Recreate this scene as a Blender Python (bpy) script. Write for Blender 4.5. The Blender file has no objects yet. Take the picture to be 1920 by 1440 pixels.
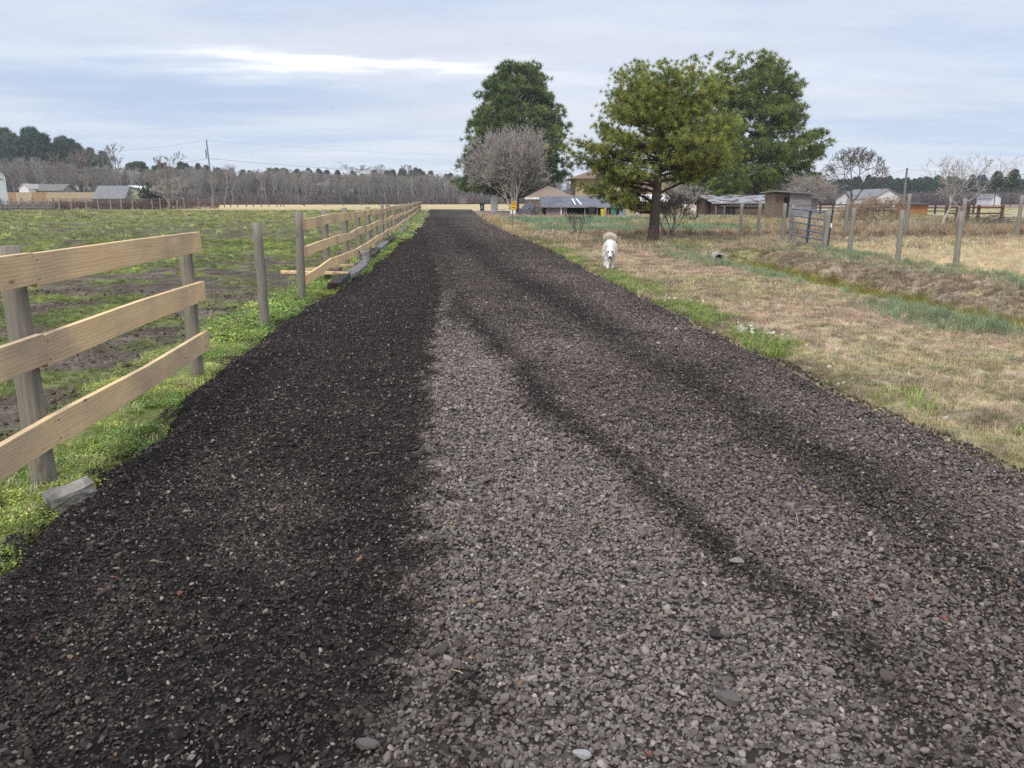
import bpy, bmesh, math, random
import numpy as np
from mathutils import Vector, Matrix, Euler
R = math.radians
PI = math.pi
rng = np.random.default_rng(11)
random.seed(11)
scene = bpy.context.scene
COL = scene.collection

# ------------------------------------------------------------------ survey of the place
EYE = 1.6
PITCH = math.atan((720 - 375) / 1498.0)
CP, SP = math.cos(PITCH), math.sin(PITCH)
F = 1498.0

def G(u, v, z=0.0):
    """surveyed ground point (x, y)"""
    zc = (720 - v) / F
    t = (EYE - z) / -(zc * CP - SP)
    return t * (u - 960) / F, t * (CP + zc * SP)

def W(u, v, Y):
    """surveyed point on the vertical plane at distance Y: (x, z)"""
    zc = (720 - v) / F
    d = Y / (CP + zc * SP)
    return d * (u - 960) / F, EYE + d * (zc * CP - SP)

# ------------------------------------------------------------------ noise
def _hash(ix, iy, seed):
    h = (ix.astype(np.int64) * 374761393 + iy.astype(np.int64) * 668265263 + seed * 974711) & 0xffffffff
    h = ((h ^ (h >> 13)) * 1274126177) & 0xffffffff
    h = (h ^ (h >> 16)) & 0xffffffff
    return h.astype(np.float64) / 4294967295.0

def vnoise(x, y, seed=0):
    x = np.asarray(x, float); y = np.asarray(y, float)
    ix = np.floor(x); iy = np.floor(y)
    fx = x - ix; fy = y - iy
    fx = fx * fx * (3 - 2 * fx); fy = fy * fy * (3 - 2 * fy)
    a = _hash(ix, iy, seed); b = _hash(ix + 1, iy, seed)
    c = _hash(ix, iy + 1, seed); d = _hash(ix + 1, iy + 1, seed)
    return (a * (1 - fx) + b * fx) * (1 - fy) + (c * (1 - fx) + d * fx) * fy

def fbm(x, y, s=1.0, o=4, seed=0):
    x = np.asarray(x, float) * s; y = np.asarray(y, float) * s
    v = 0; a = 0.5; t = 0
    for i in range(o):
        v = v + a * vnoise(x + 17.3 * i, y - 9.1 * i, seed + i); t += a
        x = x * 2.03; y = y * 2.03; a *= 0.5
    return v / t

def sm(x, a, b):
    t = np.clip((np.asarray(x, float) - a) / (b - a), 0, 1)
    return t * t * (3 - 2 * t)

def mix(a, b, t):
    t = np.asarray(t)[..., None]
    return a * (1 - t) + b * t

# ------------------------------------------------------------------ object helpers
def new_obj(name, me, parent=None, mat=None):
    o = bpy.data.objects.new(name, me)
    COL.objects.link(o)
    if parent is not None:
        o.parent = parent
    if mat is not None and me is not None:
        for m in (mat if isinstance(mat, (list, tuple)) else [mat]):
            me.materials.append(m)
    return o

def tag(o, label=None, cat=None, group=None, kind=None):
    if label: o['label'] = label
    if cat: o['category'] = cat
    if group: o['group'] = group
    if kind: o['kind'] = kind
    return o

def thing(name, label, cat, loc=(0, 0, 0), rz=0, group=None):
    o = bpy.data.objects.new(name, None)
    o.empty_display_size = 0.2
    COL.objects.link(o)
    o.location = loc; o.rotation_euler = (0, 0, rz)
    return tag(o, label, cat, group)

def npmesh(name, V, F_, smooth=False, attrs=None, mids=None):
    """V (n,3); F_ list of (m,k) int arrays"""
    if isinstance(F_, np.ndarray): F_ = [F_]
    F_ = [f for f in F_ if len(f)]
    me = bpy.data.meshes.new(name)
    V = np.asarray(V, np.float32)
    me.vertices.add(len(V)); me.vertices.foreach_set('co', V.ravel())
    nl = sum(f.size for f in F_); nf = sum(len(f) for f in F_)
    if nf:
        me.loops.add(nl)
        me.loops.foreach_set('vertex_index', np.concatenate([f.ravel() for f in F_]).astype(np.int32))
        me.polygons.add(nf)
        tot = np.concatenate([np.full(len(f), f.shape[1]) for f in F_]).astype(np.int32)
        st = np.concatenate([[0], np.cumsum(tot)[:-1]]).astype(np.int32)
        me.polygons.foreach_set('loop_start', st)
        me.polygons.foreach_set('loop_total', tot)
        me.polygons.foreach_set('use_smooth', np.full(nf, bool(smooth)))
        if mids is not None:
            me.polygons.foreach_set('material_index', np.asarray(mids, np.int32))
    for k, (typ, arr) in (attrs or {}).items():
        at = me.attributes.new(k, typ, 'POINT')
        arr = np.asarray(arr)
        if typ == 'FLOAT_COLOR':
            if arr.shape[1] == 3: arr = np.concatenate([arr, np.ones((len(arr), 1))], 1)
            at.data.foreach_set('color', arr.astype(np.float32).ravel())
        elif typ == 'FLOAT_VECTOR':
            at.data.foreach_set('vector', arr.astype(np.float32).ravel())
        elif typ == 'INT':
            at.data.foreach_set('value', arr.astype(np.int32).ravel())
        else:
            at.data.foreach_set('value', arr.astype(np.float32).ravel())
    me.update(calc_edges=True)
    me.validate()
    return me

class MB:
    def __init__(s): s.v = []; s.f = []; s.m = []; s.mi = 0
    def add(s, vs, fs):
        b = len(s.v); s.v += [tuple(v) for v in vs]
        for f in fs: s.f.append([b + i for i in f]); s.m.append(s.mi)
    def box(s, c, d, rz=0, M=None):
        x, y, z = d[0] / 2, d[1] / 2, d[2] / 2
        vs = [Vector((a, b, e)) for a in (-x, x) for b in (-y, y) for e in (-z, z)]
        m = (Matrix.Rotation(rz, 3, 'Z') if M is None else M)
        vs = [m @ v + Vector(c) for v in vs]
        s.add(vs, [(0, 1, 3, 2), (4, 6, 7, 5), (0, 4, 5, 1), (2, 3, 7, 6), (0, 2, 6, 4), (1, 5, 7, 3)])
        return s
    def box2(s, a, b):
        return s.box([(p + q) / 2 for p, q in zip(a, b)], [abs(q - p) for p, q in zip(a, b)])
    def bar(s, p, q, w, h, up=(0, 0, 1)):
        p = Vector(p); q = Vector(q); d = (q - p).normalized(); up = Vector(up)
        if abs(d.dot(up)) > .98: up = Vector((0, 1, 0))
        sx = d.cross(up).normalized() * (w / 2); uz = sx.cross(d).normalized() * (h / 2)
        vs = []
        for e in (p, q): vs += [e - sx - uz, e + sx - uz, e + sx + uz, e - sx + uz]
        s.add(vs, [(3, 2, 1, 0), (4, 5, 6, 7), (0, 1, 5, 4), (1, 2, 6, 5), (2, 3, 7, 6), (3, 0, 4, 7)])
        return s
    def tube(s, pts, rad, n=8, cap=True):
        pts = [Vector(p) for p in pts]
        if not hasattr(rad, '__len__'): rad = [rad] * len(pts)
        rings = []; ref = None
        for i, p in enumerate(pts):
            d = (pts[min(i + 1, len(pts) - 1)] - pts[max(i - 1, 0)]).normalized()
            if ref is None:
                ref = d.orthogonal().normalized()
            ref = (ref - d * ref.dot(d)).normalized(); b = d.cross(ref)
            rings.append([p + (ref * math.cos(2 * PI * k / n) + b * math.sin(2 * PI * k / n)) * rad[i] for k in range(n)])
        vs = [v for r in rings for v in r]; fs = []
        for i in range(len(pts) - 1):
            for k in range(n):
                k2 = (k + 1) % n
                fs.append((i * n + k, i * n + k2, (i + 1) * n + k2, (i + 1) * n + k))
        if cap:
            fs.append(tuple(range(n - 1, -1, -1))); m = (len(pts) - 1) * n; fs.append(tuple(m + k for k in range(n)))
        s.add(vs, fs); return s
    def quad(s, *ps): s.add(ps, [tuple(range(len(ps)))]); return s
    def slab(s, ps, t):
        """polygon ps (counter-clockwise from outside) thickened by t against its normal"""
        ps = [Vector(p) for p in ps]; n = (ps[1] - ps[0]).cross(ps[2] - ps[0]).normalized() * t
        k = len(ps); vs = ps + [p - n for p in ps]
        fs = [tuple(range(k)), tuple(range(2 * k - 1, k - 1, -1))] + [(i, i + k, (i + 1) % k + k, (i + 1) % k) for i in range(k)]
        s.add(vs, fs); return s
    def build(s, name, mat, parent=None, smooth=False, bevel=0):
        me = bpy.data.meshes.new(name)
        me.from_pydata(s.v, [], s.f)
        me.polygons.foreach_set('material_index', s.m)
        if smooth: me.polygons.foreach_set('use_smooth', [len(f) == 4 for f in s.f])
        me.update()
        o = new_obj(name, me, parent, mat)
        if bevel:
            b = o.modifiers.new('bevel', 'BEVEL'); b.width = bevel; b.segments = 2
        return o

# ------------------------------------------------------------------ materials
def nt(m): m.use_nodes = True; t = m.node_tree; return t, t.nodes['Principled BSDF']

def srgb(r, g, b):
    return tuple(((c / 255) / 12.92 if c / 255 < .04045 else ((c / 255 + .055) / 1.055) ** 2.4) for c in (r, g, b)) + (1,)

def pmat(name, c1, c2=None, rough=.85, scale=6, stretch=(1, 1, 1), bump=.3, bdist=.01, bscale=None, detail=6, spec=.3, metal=0, c3=None, s3=1.2, coords='Object'):
    m = bpy.data.materials.new(name); t, p = nt(m); N = t.nodes; L = t.links
    c1 = tuple(c1)[:3] + (1,); c2 = tuple((c2 or [x * .75 for x in c1[:3]]))[:3] + (1,)
    tc = N.new('ShaderNodeTexCoord'); mp = N.new('ShaderNodeMapping'); mp.inputs['Scale'].default_value = stretch
    L.new(tc.outputs[coords], mp.inputs[0])
    n = N.new('ShaderNodeTexNoise'); n.inputs['Scale'].default_value = scale; n.inputs['Detail'].default_value = detail
    n.inputs['Roughness'].default_value = .65
    L.new(mp.outputs[0], n.inputs['Vector'])
    r = N.new('ShaderNodeValToRGB'); r.color_ramp.elements[0].position = .35; r.color_ramp.elements[1].position = .65
    r.color_ramp.elements[0].color = c1; r.color_ramp.elements[1].color = c2
    L.new(n.outputs[0], r.inputs[0]); out = r.outputs[0]
    if c3:
        n3 = N.new('ShaderNodeTexNoise'); n3.inputs['Scale'].default_value = s3; n3.inputs['Detail'].default_value = 5
        L.new(tc.outputs[coords], n3.inputs['Vector'])
        r3 = N.new('ShaderNodeValToRGB'); r3.color_ramp.elements[0].position = .48; r3.color_ramp.elements[1].position = .62
        mx = N.new('ShaderNodeMix'); mx.data_type = 'RGBA'
        L.new(n3.outputs[0], r3.inputs[0]); L.new(r3.outputs[0], mx.inputs[0]); L.new(out, mx.inputs[6])
        mx.inputs[7].default_value = tuple(c3)[:3] + (1,); out = mx.outputs[2]
    L.new(out, p.inputs['Base Color'])
    p.inputs['Roughness'].default_value = rough; p.inputs['Specular IOR Level'].default_value = spec; p.inputs['Metallic'].default_value = metal
    if bump:
        b = N.new('ShaderNodeBump'); b.inputs['Strength'].default_value = bump; b.inputs['Distance'].default_value = bdist
        if bscale:
            n2 = N.new('ShaderNodeTexNoise'); n2.inputs['Scale'].default_value = bscale; n2.inputs['Detail'].default_value = 4
            L.new(mp.outputs[0], n2.inputs['Vector']); L.new(n2.outputs[0], b.inputs['Height'])
        else: L.new(n.outputs[0], b.inputs['Height'])
        L.new(b.outputs[0], p.inputs['Normal'])
    return m

def attr_mat(name, attr, inst, rough=.8, trans=0.0, nscale=0, namp=.3, bump=0, spec=.2):
    """colour carried by an attribute of the mesh (or of the scattered piece)"""
    m = bpy.data.materials.new(name); t, p = nt(m); N = t.nodes; L = t.links
    a = N.new('ShaderNodeAttribute'); a.attribute_name = attr; a.attribute_type = 'INSTANCER' if inst else 'GEOMETRY'
    out = a.outputs['Color']
    if nscale:
        tc = N.new('ShaderNodeTexCoord'); n = N.new('ShaderNodeTexNoise'); n.inputs['Scale'].default_value = nscale; n.inputs['Detail'].default_value = 5
        L.new(tc.outputs['Object'], n.inputs['Vector'])
        mr = N.new('ShaderNodeMapRange'); mr.inputs[1].default_value = .3; mr.inputs[2].default_value = .7
        mr.inputs[3].default_value = 1 - namp; mr.inputs[4].default_value = 1 + namp
        L.new(n.outputs[0], mr.inputs[0])
        vm = N.new('ShaderNodeVectorMath'); vm.operation = 'SCALE'
        L.new(out, vm.inputs[0]); L.new(mr.outputs[0], vm.inputs['Scale']); out = vm.outputs[0]
        if bump:
            b = N.new('ShaderNodeBump'); b.inputs['Strength'].default_value = bump; b.inputs['Distance'].default_value = .004
            L.new(n.outputs[0], b.inputs['Height']); L.new(b.outputs[0], p.inputs['Normal'])
    L.new(out, p.inputs['Base Color'])
    p.inputs['Roughness'].default_value = rough; p.inputs['Specular IOR Level'].default_value = spec
    if trans:
        tr = N.new('ShaderNodeBsdfTranslucent'); mx = N.new('ShaderNodeMixShader'); mx.inputs[0].default_value = trans
        L.new(out, tr.inputs[0]); L.new(p.outputs[0], mx.inputs[1]); L.new(tr.outputs[0], mx.inputs[2])
        L.new(mx.outputs[0], N['Material Output'].inputs[0])
    return m

def board_mat(name, c1, c2, grey=.25, vertical=False):
    """sawn boards: grain along the length, knots, weather stain"""
    m = bpy.data.materials.new(name); t, p = nt(m); N = t.nodes; L = t.links
    tc = N.new('ShaderNodeTexCoord')
    mp = N.new('ShaderNodeMapping'); mp.inputs['Scale'].default_value = (9, .7, 9) if not vertical else (14, 14, .9)
    L.new(tc.outputs['Object'], mp.inputs[0])
    dn = N.new('ShaderNodeTexNoise'); dn.inputs['Scale'].default_value = 1.3; dn.inputs['Detail'].default_value = 3
    L.new(mp.outputs[0], dn.inputs['Vector'])
    w = N.new('ShaderNodeTexWave'); w.bands_direction = 'Z' if not vertical else 'X'
    w.inputs['Scale'].default_value = 1.7 if not vertical else .8; w.inputs['Distortion'].default_value = 9; w.inputs['Detail'].default_value = 4
    w.inputs['Detail Scale'].default_value = .8
    L.new(mp.outputs[0], w.inputs['Vector'])
    n = N.new('ShaderNodeTexNoise'); n.inputs['Scale'].default_value = 3; n.inputs['Detail'].default_value = 8; n.inputs['Roughness'].default_value = .7
    L.new(mp.outputs[0], n.inputs['Vector'])
    ad = N.new('ShaderNodeMath'); ad.operation = 'MULTIPLY_ADD'; ad.inputs[1].default_value = .22
    L.new(w.outputs['Fac'], ad.inputs[0]); L.new(n.outputs[0], ad.inputs[2])
    r = N.new('ShaderNodeValToRGB'); r.color_ramp.elements[0].position = .35; r.color_ramp.elements[1].position = .95
    r.color_ramp.elements[0].color = tuple(c1)[:3] + (1,); r.color_ramp.elements[1].color = tuple(c2)[:3] + (1,)
    L.new(ad.outputs[0], r.inputs[0])
    # knots
    mk = N.new('ShaderNodeMapping'); mk.inputs['Scale'].default_value = (6, 2.6, 8) if not vertical else (6, 6, 2)
    L.new(tc.outputs['Object'], mk.inputs[0])
    vo = N.new('ShaderNodeTexVoronoi'); vo.inputs['Scale'].default_value = 1.0; L.new(mk.outputs[0], vo.inputs['Vector'])
    kr = N.new('ShaderNodeValToRGB'); kr.color_ramp.elements[0].position = .03; kr.color_ramp.elements[1].position = .11
    kr.color_ramp.elements[0].color = (.28, .17, .09, 1) ; kr.color_ramp.elements[1].color = (1, 1, 1, 1)
    L.new(vo.outputs['Distance'], kr.inputs[0])
    mk2 = N.new('ShaderNodeMix'); mk2.data_type = 'RGBA'; mk2.blend_type = 'MULTIPLY'; mk2.inputs[0].default_value = .9
    L.new(r.outputs[0], mk2.inputs[6]); L.new(kr.outputs[0], mk2.inputs[7])
    # grey weathering patches
    n3 = N.new('ShaderNodeTexNoise'); n3.inputs['Scale'].default_value = 1.1; n3.inputs['Detail'].default_value = 6
    L.new(tc.outputs['Object'], n3.inputs['Vector'])
    r3 = N.new('ShaderNodeValToRGB'); r3.color_ramp.elements[0].position = .45; r3.color_ramp.elements[1].position = .66
    r3.color_ramp.elements[0].color = (0, 0, 0, 1); r3.color_ramp.elements[1].color = (grey * 2, grey * 2, grey * 2, 1)
    L.new(n3.outputs[0], r3.inputs[0])
    mx = N.new('ShaderNodeMix'); mx.data_type = 'RGBA'; L.new(r3.outputs[0], mx.inputs[0]); L.new(mk2.outputs[2], mx.inputs[6])
    mx.inputs[7].default_value = (.22, .19, .17, 1)
    L.new(mx.outputs[2], p.inputs['Base Color']); p.inputs['Roughness'].default_value = .82; p.inputs['Specular IOR Level'].default_value = .25
    b = N.new('ShaderNodeBump'); b.inputs['Strength'].default_value = .5; b.inputs['Distance'].default_value = .004
    L.new(ad.outputs[0], b.inputs['Height']); L.new(b.outputs[0], p.inputs['Normal'])
    return m

def rib_mat(name, c1, c2, scale, axis=0, bump=.6, rough=.6, metal=0.0, c3=None):
    """vertical siding or corrugated sheet: narrow regular ribs with weather"""
    m = pmat(name, c1, c2, rough=rough, scale=1.2, bump=0, metal=metal, c3=c3)
    t = m.node_tree; N = t.nodes; L = t.links; p = N['Principled BSDF']
    tc = N.new('ShaderNodeTexCoord'); mp = N.new('ShaderNodeMapping')
    sc = [0, 0, 0]; sc[axis] = scale; mp.inputs['Scale'].default_value = sc
    L.new(tc.outputs['Object'], mp.inputs[0])
    w = N.new('ShaderNodeTexWave'); w.bands_direction = 'XYZ'[axis]; w.inputs['Scale'].default_value = 1
    L.new(mp.outputs[0], w.inputs[0])
    b = N.new('ShaderNodeBump'); b.inputs['Strength'].default_value = bump; b.inputs['Distance'].default_value = .04
    L.new(w.outputs['Fac'], b.inputs['Height']); L.new(b.outputs[0], p.inputs['Normal'])
    old = p.inputs['Base Color'].links[0].from_socket
    mr = N.new('ShaderNodeMapRange'); mr.inputs[1].default_value = 0; mr.inputs[2].default_value = .25; mr.inputs[3].default_value = .6; mr.inputs[4].default_value = 1
    L.new(w.outputs['Fac'], mr.inputs[0])
    vm = N.new('ShaderNodeVectorMath'); vm.operation = 'SCALE'
    L.new(old, vm.inputs[0]); L.new(mr.outputs[0], vm.inputs['Scale']); L.new(vm.outputs[0], p.inputs['Base Color'])
    return m

M = {}
M['board'] = board_mat('new_board', (.90, .64, .345), (.64, .41, .20), .28)
M['board_end'] = pmat('board_end_grain', (.55, .26, .09), (.42, .19, .07), scale=30, stretch=(1, 1, 1))
M['post'] = board_mat('weathered_post', (.29, .255, .20), (.135, .12, .092), .2, True)
M['post_far'] = pmat('old_post', (.24, .22, .19), (.14, .125, .10), scale=8, stretch=(6, 6, 1), bump=.4)
M['wire'] = pmat('fence_wire', (.30, .28, .26), (.18, .14, .11), rough=.5, metal=.6, bump=0)
M['tie'] = pmat('creosote_timber', (.035, .028, .024), (.085, .072, .062), scale=6, stretch=(6, 1, 6), bump=.7)
M['tie_grey'] = pmat('grey_timber', (.30, .27, .25), (.18, .16, .15), scale=5, stretch=(8, 1, 8), bump=.7)
M['tie_end'] = pmat('timber_end', (.07, .035, .022), (.03, .02, .015), scale=20, bump=.5)
M['stone'] = pmat('concrete_chunk', (.44, .40, .33), (.20, .18, .15), scale=14, bump=.8, bdist=.01, bscale=40)
M['bark'] = pmat('pine_bark', (.155, .118, .092), (.07, .054, .044), scale=7, stretch=(2.2, 2.2, .8), bump=1, bdist=.05)
M['bark_dark'] = pmat('limb_bark', (.085, .062, .048), (.045, .034, .028), scale=7, bump=.5)
M['needle'] = attr_mat('pine_needles', 'col', False, .65, .38)
M['twig'] = pmat('bare_twigs', (.44, .385, .34), (.29, .25, .22), scale=3, bump=0)
M['twig_dark'] = pmat('dark_bare_twigs', (.17, .15, .13), (.10, .088, .075), scale=3, bump=0)
M['twig_wood'] = attr_mat('woods_twigs', 'tint', True, .9)
M['siding'] = rib_mat('beige_siding', (.60, .48, .30), (.52, .41, .26), 2.6)
M['shingle'] = pmat('brown_shingles', (.25, .165, .12), (.17, .11, .085), scale=14, stretch=(1, 3, 3), bump=.4)
M['tarp'] = pmat('dark_tarp', (.075, .08, .09), (.15, .155, .165), rough=.45, scale=.9, bump=.9, bdist=.3, spec=.5)
M['panel'] = pmat('weathered_panel', (.27, .23, .24), (.19, .16, .165), scale=1.4, stretch=(2, 1, .6), bump=.3)
M['ply'] = pmat('grey_plywood', (.27, .26, .27), (.18, .175, .185), scale=2, stretch=(1, 1, 3), bump=.3)
M['barn_wall'] = rib_mat('barn_boards', (.13, .09, .075), (.085, .062, .055), 5)
M['barn_brown'] = rib_mat('brown_boards', (.19, .145, .115), (.23, .15, .10), 5)
M['tin'] = rib_mat('corrugated_tin', (.46, .48, .50), (.36, .38, .40), 4, metal=.2, rough=.5, c3=(.16, .075, .05))
M['white'] = pmat('white_paint', (.78, .78, .77), (.68, .68, .67), scale=2, bump=0)
M['white_side'] = rib_mat('white_siding', (.74, .75, .76), (.66, .67, .68), 3, axis=2, bump=.3)
M['grey_roof'] = pmat('grey_roof', (.24, .235, .24), (.17, .165, .17), scale=3, bump=.2)
M['dark'] = pmat('dark_part_and_recess_shade', (.016, .015, .015), (.028, .026, .026), bump=0)  # near black; on door openings and back walls it paints interior shade
M['glass'] = pmat('window_glass', (.03, .035, .04), (.05, .055, .06), rough=.12, bump=0, spec=.6)
M['black'] = pmat('black_paint', (.028, .026, .026), (.045, .04, .04), rough=.6, bump=0)
M['brownrail'] = pmat('brown_rail', (.15, .075, .05), (.09, .05, .035), scale=3, bump=.2)
M['cedar_old'] = rib_mat('old_cedar_board', (.46, .29, .17), (.40, .25, .15), 7)
M['cedar'] = rib_mat('cedar_board', (.55, .24, .10), (.46, .19, .085), 7)
M['pine_fence'] = rib_mat('privacy_board', (.56, .45, .31), (.48, .38, .26), 6)
M['picket'] = pmat('grey_picket', (.26, .24, .23), (.15, .135, .13), scale=2, bump=0)
M['galv'] = pmat('gate_tube', (.27, .28, .29), (.19, .21, .24), rough=.45, metal=.5, bump=0)
M['gate_blue'] = pmat('gate_brace', (.05, .07, .13), (.07, .09, .15), rough=.5, bump=0)
M['amber'] = pmat('amber_plate', (.85, .46, .02), (.80, .42, .02), rough=.5, bump=0)
M['concrete'] = pmat('pipe_concrete', (.42, .40, .37), (.30, .28, .26), scale=8, bump=.4)
M['fur'] = pmat('white_fur', (.74, .71, .65), (.66, .62, .55), scale=8, rough=.9, bump=.4, bdist=.01)
M['fur_cream'] = pmat('cream_fur', (.66, .57, .45), (.72, .65, .55), scale=10, rough=.9, bump=.3)
M['nose'] = pmat('dog_nose', (.012, .01, .01), (.02, .018, .018), rough=.35, bump=0)
M['pole'] = pmat('utility_pole', (.22, .21, .20), (.15, .14, .13), scale=3, stretch=(4, 4, .5), bump=.2)
M['green_tin'] = rib_mat('green_tin', (.13, .21, .16), (.18, .25, .2), 4)
M['yellow'] = pmat('yellow_plastic', (.65, .52, .05), None, bump=0)
M['green_pl'] = pmat('green_plastic', (.10, .35, .22), None, bump=0)
M['red_pl'] = pmat('red_plastic', (.35, .07, .05), None, bump=0)
M['blue_pl'] = pmat('pale_blue_plastic', (.35, .48, .6), None, bump=0)
M['brick'] = pmat('chimney_brick', (.22, .10, .07), (.15, .07, .055), scale=8, bump=.2)
M['yellow_side'] = rib_mat('pale_yellow_siding', (.62, .62, .44), (.56, .56, .40), 3, axis=2, bump=.3)
M['pebble'] = attr_mat('gravel_stone', 'tint', True, .88, 0, 60, .25, .6, .2)
M['leaf'] = attr_mat('ground_leaf', 'tint', True, .6, .3)
M['blade'] = attr_mat('grass_blade', 'tint', True, .75, .25)
M['wpine'] = attr_mat('woods_needles', 'tint', True, .9, .1)
# ------------------------------------------------------------------ the plan of the place
RL_px = [(0, 1045), (130, 925), (270, 795), (410, 680), (500, 612), (620, 548), (700, 492), (745, 455), (780, 425), (800, 401), (805, 393)]
RR_px = [(1920, 872), (1700, 782), (1500, 692), (1330, 612), (1126, 518), (1037, 469), (984, 447), (957, 437), (918, 417), (890, 397), (884, 392)]
_rl = np.array([G(*p, .02) for p in RL_px]); _rr = np.array([G(*p, .02) for p in RR_px])
_rl = np.vstack([[[-1.75, -8.0]], _rl]); _rr = np.vstack([[[4.1, -8.0], [3.55, 0.0]], _rr])
YEND = 140.0
def _wob(y, s): return (fbm(np.asarray(y, float), 0 * np.asarray(y, float) + s, .9, 4, 77 + s) - .5) * .34
def xl(y): return np.interp(y, _rl[:, 1], _rl[:, 0]) + _wob(y, 1)
def xr(y): return np.interp(y, _rr[:, 1], _rr[:, 0]) + _wob(y, 2)
def fx(y):
    """line of the board fence"""
    return np.interp(y, [-8, 1.5, 4.33, 7.24, 10.37, 13.1, 21, 55, 140], [-1.6, -2.44, -2.68, -2.92, -3.23, -3.46, -4.05, -7.1, -15.5])
def inroad(x, y, m=0.0):
    return (x > xl(y) - m) & (x < xr(y) + m) & (y < YEND)

DX = lambda y: np.interp(y, [-10, 0, 12, 16, 26], [9.6, 9.0, 8.0, 7.45, 7.15])
def ditch(x, y):
    c = DX(y); u = x - c
    d = np.where(u < 0, sm(u, -2.3, -.1), 1 - sm(u, .15, 1.25))
    d2 = d * (1 - sm(y, 25.3, 26.4))
    # the ditch that runs across under the big pine
    v = y - (37.0 + .02 * (x - 5)); e = np.where(v < 0, sm(v, -1.6, -.1), 1 - sm(v, .1, 1.5)) * sm(x, 1.5, 4) * (1 - sm(x, 22, 30))
    return -.47 * d2 - .28 * e

def gz(x, y):
    x = np.asarray(x, float); y = np.asarray(y, float)
    near = 1 - sm(y, 60, 110)
    z = (fbm(x, y, .25, 3, 3) - .5) * .10 * near
    left = x < fx(y)
    z = z + np.where(left, ((fbm(x, y, 2.2, 4, 8) - .5) * .12 + (fbm(x, y, 5, 2, 9) - .5) * .05) * (1 - sm(y, 25, 60)) - .03, 0)
    lump = (fbm(x, y, 3.2, 3, 21) - .5) * .05 * (1 - sm(y, 30, 60))
    z = z + np.where(left, 0, lump)
    b = sm(x - DX(y), .1, .8) * (1 - sm(x - DX(y), 2.6, 3.4)) * (1 - sm(y, 25, 28))
    z = z + b * ((fbm(x, y, 2.2, 4, 31) - .42) * .19)
    z = z + ditch(x, y)
    # level the ground beside the track, keep it under the stone
    near_edge = np.exp(-np.minimum(np.abs(x - xl(y)), np.abs(x - xr(y))) / .6)
    z = z * (1 - .8 * near_edge * (y < YEND))
    inside = np.minimum(x - xl(y), xr(y) - x)
    z = z - sm(inside, -.02, .25) * .16 * (y < YEND)
    return z

D1_px = [(842, 540), (880, 600), (960, 680), (1050, 780), (1250, 950), (1400, 1060), (1560, 1200), (1690, 1400), (1720, 1440)]
LB_px = [(835, 540), (822, 620), (814, 700), (814, 850), (822, 1000), (858, 1200), (905, 1440)]
LS_px = [(832, 540), (818, 620), (806, 700), (798, 850), (785, 1000), (752, 1200), (705, 1440)]
D2_px = [(960, 520), (1090, 590), (1250, 690), (1380, 770), (1560, 880), (1760, 1010), (1920, 1120)]
D3_px = [(1210, 600), (1400, 690), (1620, 800), (1800, 880), (1920, 930)]
def curve(px):
    a = np.array([G(*p, .05) for p in px]); a = a[np.argsort(a[:, 1])]
    s0 = (a[1] - a[0]) / (a[1, 1] - a[0, 1]); s1 = (a[-1] - a[-2]) / (a[-1, 1] - a[-2, 1])
    a = np.vstack([a[0] - s0 * 4, a, [[a[-1, 0] - .12 * 90, a[-1, 1] + 90]]])
    return lambda y: np.interp(y, a[:, 1], a[:, 0])
d1, lb, d2, d3, ls = curve(D1_px), curve(LB_px), curve(D2_px), curve(D3_px), curve(LS_px)

def road_tone(x, y):
    """0 damp dark stone .. 1 dry pale stone"""
    w = (fbm(x, y, .9, 4, 51) - .5)
    xw = x + w * .34
    l, m1, m2, m3 = lb(y), d1(y), d2(y), d3(y)
    sc = .5 + y * .02
    wj = (fbm(x, y, 7, 3, 52) - .5)
    light = sm(x + w * .10 + wj * .30, l - .10 * sc, l + .18 * sc)
    light = light * (1 - .55 * np.exp(-((xw - l - .30 * sc) / (.05 * sc + .02)) ** 2))
    sh = sm(x + w * .15 + wj * .3, ls(y) - .12, ls(y) + .14) * (1 - light)
    t = .05 + .90 * light + sh * (.50 + .9 * wj)
    t = t + (1 - light) * np.maximum(fbm(x, y, 1.7, 4, 56) - .52, 0) * .9 * (1 - sm(y, 3, 9))
    far = sm(y, 9, 20)
    # right of the first windrow: middling, darker towards the second
    right = sm(xw, m1 - .16, m1 + .10)
    t = t * (1 - right) + right * (.52 + .20 * (1 - sm(y, 3.0, 6.5)) - .06 * far + .55 * w)
    t = t - .62 * np.exp(-((xw - m1) / (.085 + .011 * y)) ** 2) * (.8 + 1.8 * w) * (1 - .45 * sm(y, 8, 13))
    t = t - .36 * np.exp(-((xw - m2) / (.22 + .010 * y)) ** 2) * right * (.9 + w)
    t = t + .14 * np.exp(-((xw - m3) / (.30)) ** 2) * right
    t = t - .35 * sm(x, xr(y) - .35, xr(y)) * (1 - .4 * far)
    t = t + .25 * np.exp(-((xw - (xl(y) * .62 + l * .38)) / .25) ** 2) * (.1 + np.maximum(w, 0) * 1.2)
    t = t + (fbm(x, y, .35, 3, 61) - .5) * .3 * light
    t = t * (1 - .62 * sm(y, 13, 30))
    t = t + .22 * sm(y, 16, 40) * sm(x, xr(y) - 3.0, xr(y) - .6) + .05 * sm(y, 20, 50)
    return np.clip(t, 0, 1)

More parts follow.
